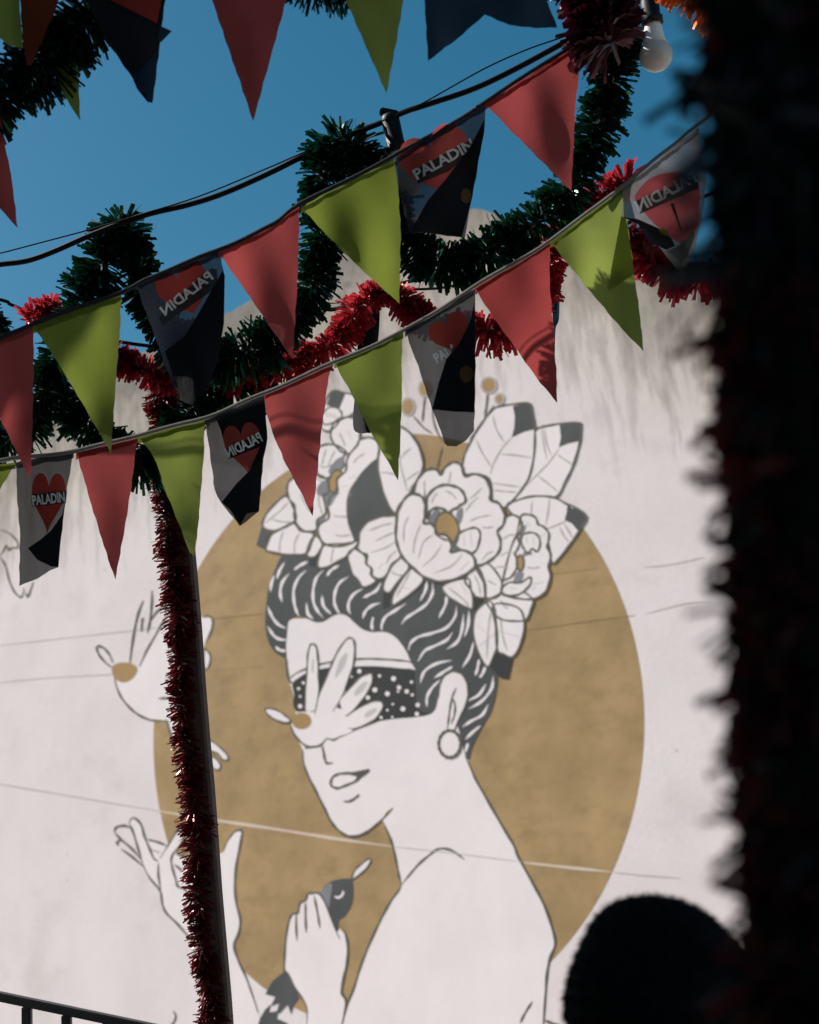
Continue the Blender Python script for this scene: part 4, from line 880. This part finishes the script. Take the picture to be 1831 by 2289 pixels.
for i in range(90):
    t = i / 89; c = pa + (foot - pa) * t
    tp.append(c + sx * (-0.015 + 0.007 * math.sin(i * 0.45)) + Vector((0, -0.040, 0)) + sy * 0.006 * math.sin(i * 0.8 + 1.2))
tinsel('wine red tinsel running down the left side of the timber pole', tp, 0.036, 'foil_dark', 3400, 0.0046, 10, group=None)

# ------------------------------------------------------------------ foreground post wound with tinsel, in deep shade
p_hi, p_lo = pt(1848, 0, 0.55), pt(1950, 2289, 0.53)
pax = (p_hi - p_lo).normalized()
p_foot = p_lo + pax * (-p_lo.z / pax.z); p_top = p_lo + pax * ((3.05 - p_lo.z) / pax.z)
pmid = (p_foot + p_top) / 2; prot = pax.to_track_quat('Z', 'Y').to_matrix()
bm = bmesh.new(); box(bm, pmid, (0.080, 0.080, (p_top - p_foot).length), prot); bmesh.ops.bevel(bm, geom=bm.edges[:], offset=0.008, segments=2, affect='EDGES')
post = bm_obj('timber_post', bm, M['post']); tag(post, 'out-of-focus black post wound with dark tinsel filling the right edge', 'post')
pu = prot @ Vector((1, 0, 0)); pv = prot @ Vector((0, 1, 0))
def wind(y0, y1, rad, pitch, ph=0.0, n=36):
    """turns around the post between two heights of the photograph"""
    t0 = (pt(1900, y0, 0.54) - p_foot).dot(pax); t1 = (pt(1900, y1, 0.54) - p_foot).dot(pax)
    turns = abs(t1 - t0) / pitch; m = max(8, int(turns * n)); out = []
    for i in range(m + 1):
        t = i / m; a = ph + t * turns * 2 * math.pi
        out.append(p_foot + pax * (t0 + (t1 - t0) * t) + pu * rad * math.cos(a) + pv * rad * math.sin(a))
    return out
GP = 'tinsel wound around the foreground post'
def wrap(label, y0, y1, seed, mat, mats, long):
    t = tinsel(label, wind(y0, y1, 0.043, 0.020), 0.013, 'post', 1500, 0.0038, seed, group=GP, mats=[mat])      # dense inner pile
    return tinsel(None, wind(y0, y1, 0.043, 0.030, 0.5), long, mat, 700, 0.0044, seed + 50, mats=mats, root=t)   # longer loose strips
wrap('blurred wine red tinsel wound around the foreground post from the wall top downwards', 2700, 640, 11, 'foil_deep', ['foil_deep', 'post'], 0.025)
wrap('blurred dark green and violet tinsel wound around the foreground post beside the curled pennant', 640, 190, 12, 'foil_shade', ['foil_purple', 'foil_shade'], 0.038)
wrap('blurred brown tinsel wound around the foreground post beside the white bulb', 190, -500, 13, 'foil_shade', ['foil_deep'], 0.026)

# ------------------------------------------------------------------ iron handrail bottom left, on its ramp
ra, rb = pt(-330, 2158, 3.55), pt(560, 2345, 3.35)
rail = empty('iron_railing'); tag(rail, 'black iron handrail with square bars sloping down at the bottom left', 'railing')
def bar(name, a, b, w, h, parent, mat):
    a, b = Vector(a), Vector(b); d = (b - a); L_ = d.length; d.normalize()
    side_ = d.cross(Vector((0, 0, 1)));
    if side_.length < 1e-3: side_ = Vector((1, 0, 0))
    side_.normalize(); up_ = side_.cross(d)
    bm = bmesh.new(); m = Matrix(((side_.x, d.x, up_.x, 0), (side_.y, d.y, up_.y, 0), (side_.z, d.z, up_.z, 0), (0, 0, 0, 1)))
    m.translation = (a + b) / 2
    bmesh.ops.create_cube(bm, size=1, matrix=m @ Matrix.Diagonal((w, L_, h, 1)))
    bmesh.ops.bevel(bm, geom=bm.edges[:], offset=min(w, h) * 0.15, segments=2, affect='EDGES')
    return bm_obj(name, bm, M[mat], parent)
bar('handrail', ra, rb, 0.045, 0.022, rail, 'rail')
lo = Vector((0, 0, -0.80)); bar('bottom_rail', ra + lo, rb + lo, 0.03, 0.02, rail, 'rail')
RL = (rb - ra)
xs = [-90 + 91.5 * k for k in range(-2, 8)]
for k in range(11):
    t = (0.055 + k * 0.0995)
    c = ra + RL * t
    bar('baluster', c + Vector((0, 0, -0.009)), c + Vector((0, 0, -0.80)), 0.025, 0.025, rail, 'rail')
for t in (0.012, 0.988):
    c = ra + RL * t; bar('rail_post', c + Vector((0, 0, -0.012)), c + Vector((0, 0, -0.92)), 0.035, 0.035, rail, 'rail')
sdv = Vector((0.0, 0.35, 0)); z1, z2 = ra.z - 0.9, rb.z - 0.9
rv = [Vector((p.x, p.y, z)) + q for p, z in ((ra, z1), (rb, z2)) for q in (-sdv, sdv)]
rv += [Vector((v.x, v.y, -0.02)) for v in rv]
tag(mesh_obj('ramp', rv, [(0, 2, 3, 1), (4, 5, 7, 6), (0, 1, 5, 4), (2, 6, 7, 3), (0, 4, 6, 2), (1, 3, 7, 5)], M['concrete']), None, kind='structure')

# ------------------------------------------------------------------ person in front of the camera, seen from behind
def skin(name, nodes, edges, mat, parent=None, sub=2):
    me = bpy.data.meshes.new(name); me.from_pydata([n_[0] for n_ in nodes], edges, []); me.update()
    o = bpy.data.objects.new(name, me); COL.objects.link(o)
    md = o.modifiers.new('skin', 'SKIN'); md.use_smooth_shade = True
    for i, n_ in enumerate(nodes):
        sv = me.skin_vertices[0].data[i]; r = n_[1]; sv.radius = r if isinstance(r, tuple) else (r, r); sv.use_root = (i == 0)
    sb = o.modifiers.new('sub', 'SUBSURF'); sb.levels = sub; sb.render_levels = sub
    bpy.context.view_layer.update()
    m2 = bpy.data.meshes.new_from_object(o.evaluated_get(bpy.context.evaluated_depsgraph_get()))
    bpy.data.objects.remove(o); bpy.data.meshes.remove(me)
    m2.name = name; m2.materials.clear(); m2.materials.append(M[mat])
    o = bpy.data.objects.new(name, m2); COL.objects.link(o)
    if parent: o.parent = parent
    return o
hc = pt(1485, 2268, 1.30)            # head centre in the photograph
person = empty('person', (hc.x, hc.y, 0)); tag(person, 'person with short black hair and dark jacket seen from behind, blurred, at the lower right', 'person')
hz = hc.z
def chain(start, n): return [(start + i, start + i + 1) for i in range(n)]
# local frame: x right, y away from camera (the way the person faces), z up
nodes = [((0, 0, hz - 0.70), (0.15, 0.105)), ((0, 0, hz - 0.52), (0.135, 0.095)), ((0, 0, hz - 0.36), (0.15, 0.10)), ((0, 0, hz - 0.25), (0.11, 0.08)), ((0, 0.005, hz - 0.16), 0.056), ((0, 0.015, hz - 0.09), 0.062),
         ((0, 0.02, hz - 0.02), (0.078, 0.092)), ((0, 0.015, hz + 0.05), (0.076, 0.09)), ((0, 0.01, hz + 0.095), 0.05),
         ((0, 0.105, hz - 0.02), 0.014), ((0, 0.128, hz - 0.045), 0.011), ((0.085, 0.0, hz - 0.01), (0.012, 0.022)), ((-0.085, 0.0, hz - 0.01), (0.012, 0.022))]
edges = chain(0, 8) + [(6, 9), (9, 10), (6, 11), (6, 12)]
for s_ in (-1, 1):
    b0 = len(nodes)
    nodes += [((s_ * 0.17, 0, hz - 0.27), 0.062), ((s_ * 0.225, -0.01, hz - 0.55), 0.044), ((s_ * 0.22, 0.07, hz - 0.78), 0.032), ((s_ * 0.215, 0.10, hz - 0.86), (0.020, 0.036)), ((s_ * 0.212, 0.115, hz - 0.92), (0.014, 0.036))]
    edges += [(3, b0)] + chain(b0, 4)
    for j, (fy, fl) in enumerate(((-0.028, 0.055), (-0.009, 0.075), (0.010, 0.082), (0.028, 0.072))):
        f0 = len(nodes); nodes += [((s_ * 0.208, 0.122 + fy, hz - 0.955), 0.0095), ((s_ * 0.198, 0.13 + fy, hz - 0.955 - fl * 0.6), 0.009), ((s_ * 0.180, 0.132 + fy, hz - 0.955 - fl), 0.0075)]
        edges += [(b0 + 4, f0), (f0, f0 + 1), (f0 + 1, f0 + 2)]
    f0 = len(nodes); nodes += [((s_ * 0.195, 0.145, hz - 0.90), 0.011), ((s_ * 0.178, 0.165, hz - 0.945), 0.0095)]; edges += [(b0 + 3, f0), (f0, f0 + 1)]
    l0 = len(nodes); nodes += [((s_ * 0.095, 0, hz - 0.80), 0.088), ((s_ * 0.10, 0.01, hz - 1.10), 0.055), ((s_ * 0.10, -0.01, 0.10), 0.038), ((s_ * 0.10, -0.01, 0.05), 0.04), ((s_ * 0.105, 0.13, 0.035), (0.035, 0.025))]
    edges += [(0, l0)] + chain(l0, 4)
skin('body', nodes, edges, 'skin', person)
jk = [((0, 0, hz - 0.80), (0.175, 0.125)), ((0, 0, hz - 0.52), (0.155, 0.115)), ((0, 0, hz - 0.36), (0.168, 0.12)), ((0, 0, hz - 0.25), (0.12, 0.095)), ((0, 0.0, hz - 0.165), 0.075)]
je = chain(0, 4)
for s_ in (-1, 1):
    b0 = len(jk); jk += [((s_ * 0.17, 0, hz - 0.27), 0.078), ((s_ * 0.225, -0.01, hz - 0.55), 0.058), ((s_ * 0.22, 0.075, hz - 0.80), 0.045)]; je += [(3, b0), (b0, b0 + 1), (b0 + 1, b0 + 2)]
skin('jacket', jk, je, 'jacket', person)
tk = [((0, 0, hz - 0.72), (0.16, 0.115))]; te = []
for s_ in (-1, 1):
    b0 = len(tk); tk += [((s_ * 0.095, 0, hz - 0.82), 0.10), ((s_ * 0.10, 0.01, hz - 1.10), 0.07), ((s_ * 0.10, -0.01, 0.06), 0.058)]; te += [(0, b0), (b0, b0 + 1), (b0 + 1, b0 + 2)]
skin('trousers', tk, te, 'jeans', person)
for s_ in (-1, 1):
    skin('shoe', [((s_ * 0.10, -0.04, 0.045), 0.045), ((s_ * 0.102, 0.06, 0.04), (0.046, 0.036)), ((s_ * 0.106, 0.16, 0.032), (0.044, 0.03))], [(0, 1), (1, 2)], 'shoe', person)
# short hair: a cap over the skull with thousands of short locks
bm = bmesh.new(); bmesh.ops.create_icosphere(bm, subdivisions=4, radius=1)
for v in list(bm.verts):
    c = v.co.copy()
    x, y, z = c.x * 0.098, c.y * 0.115, c.z * 0.118
    if z < 0: x *= 1 - 0.12 * (-c.z); y *= 1 - 0.05 * (-c.z)
    nrm = 1 + 0.025 * math.sin(c.x * 5 + c.z * 4) * math.sin(c.y * 4 + 1)
    v.co = Vector((x * nrm, y * nrm + 0.004, z * nrm))
bmesh.ops.delete(bm, geom=[v for v in bm.verts if v.co.z < -0.085 or (v.co.y > 0.055 and v.co.z < 0.055)], context='VERTS')
bm.normal_update(); surf = [(f_.verts, f_.normal.copy()) for f_ in bm.faces]; surf = [([v.co.copy() for v in q], n_) for q, n_ in surf]
for v in bm.verts: v.co += Vector((0, 0.008, hz))
hr = bm_obj('hair', bm, M['hair'], person, True)
rg = random.Random(5); hv, hf = [], []
for i in range(26000):
    tri_, nn = rg.choice(surf); w3 = [rg.random() + 1e-3 for _ in range(3)]; c = sum((q * w_ for q, w_ in zip(tri_, w3)), Vector()) / sum(w3)
    d = (nn * 0.6 + Vector((rg.gauss(0, .35), rg.gauss(-0.25, .35), rg.gauss(-0.45, .35)))).normalized(); l = rg.uniform(0.004, 0.011)
    w = d.cross(Vector((rg.gauss(0, 1), rg.gauss(0, 1), rg.gauss(0, 1)))).normalized() * 0.0003
    o = c + Vector((0, 0.008, hz)); b0 = len(hv)
    hv += [o - w, o + w, o + d * l]; hf.append((b0, b0 + 1, b0 + 2))
lk = mesh_obj('hair_locks', hv, hf, M['hair'], hr); lk['kind'] = 'stuff'

# ------------------------------------------------------------------ unseen block added on the left, out of view, to shade the near side
hs = empty('shade_block'); tag(hs, 'plain unseen block added left of the view to shade the near side of the yard', 'shade_block')
bm = bmesh.new(); box(bm, (-4.7, -3.725, 2.55), (6.0, 12.55, 5.1)); bm_obj('wall', bm, M['concrete'], hs)  # body of the added block, only there to cast shade
bm = bmesh.new(); box(bm, (-4.7, -3.725, 5.16), (6.2, 12.75, 0.12)); bm_obj('shade_block_top', bm, M['awning'], hs)
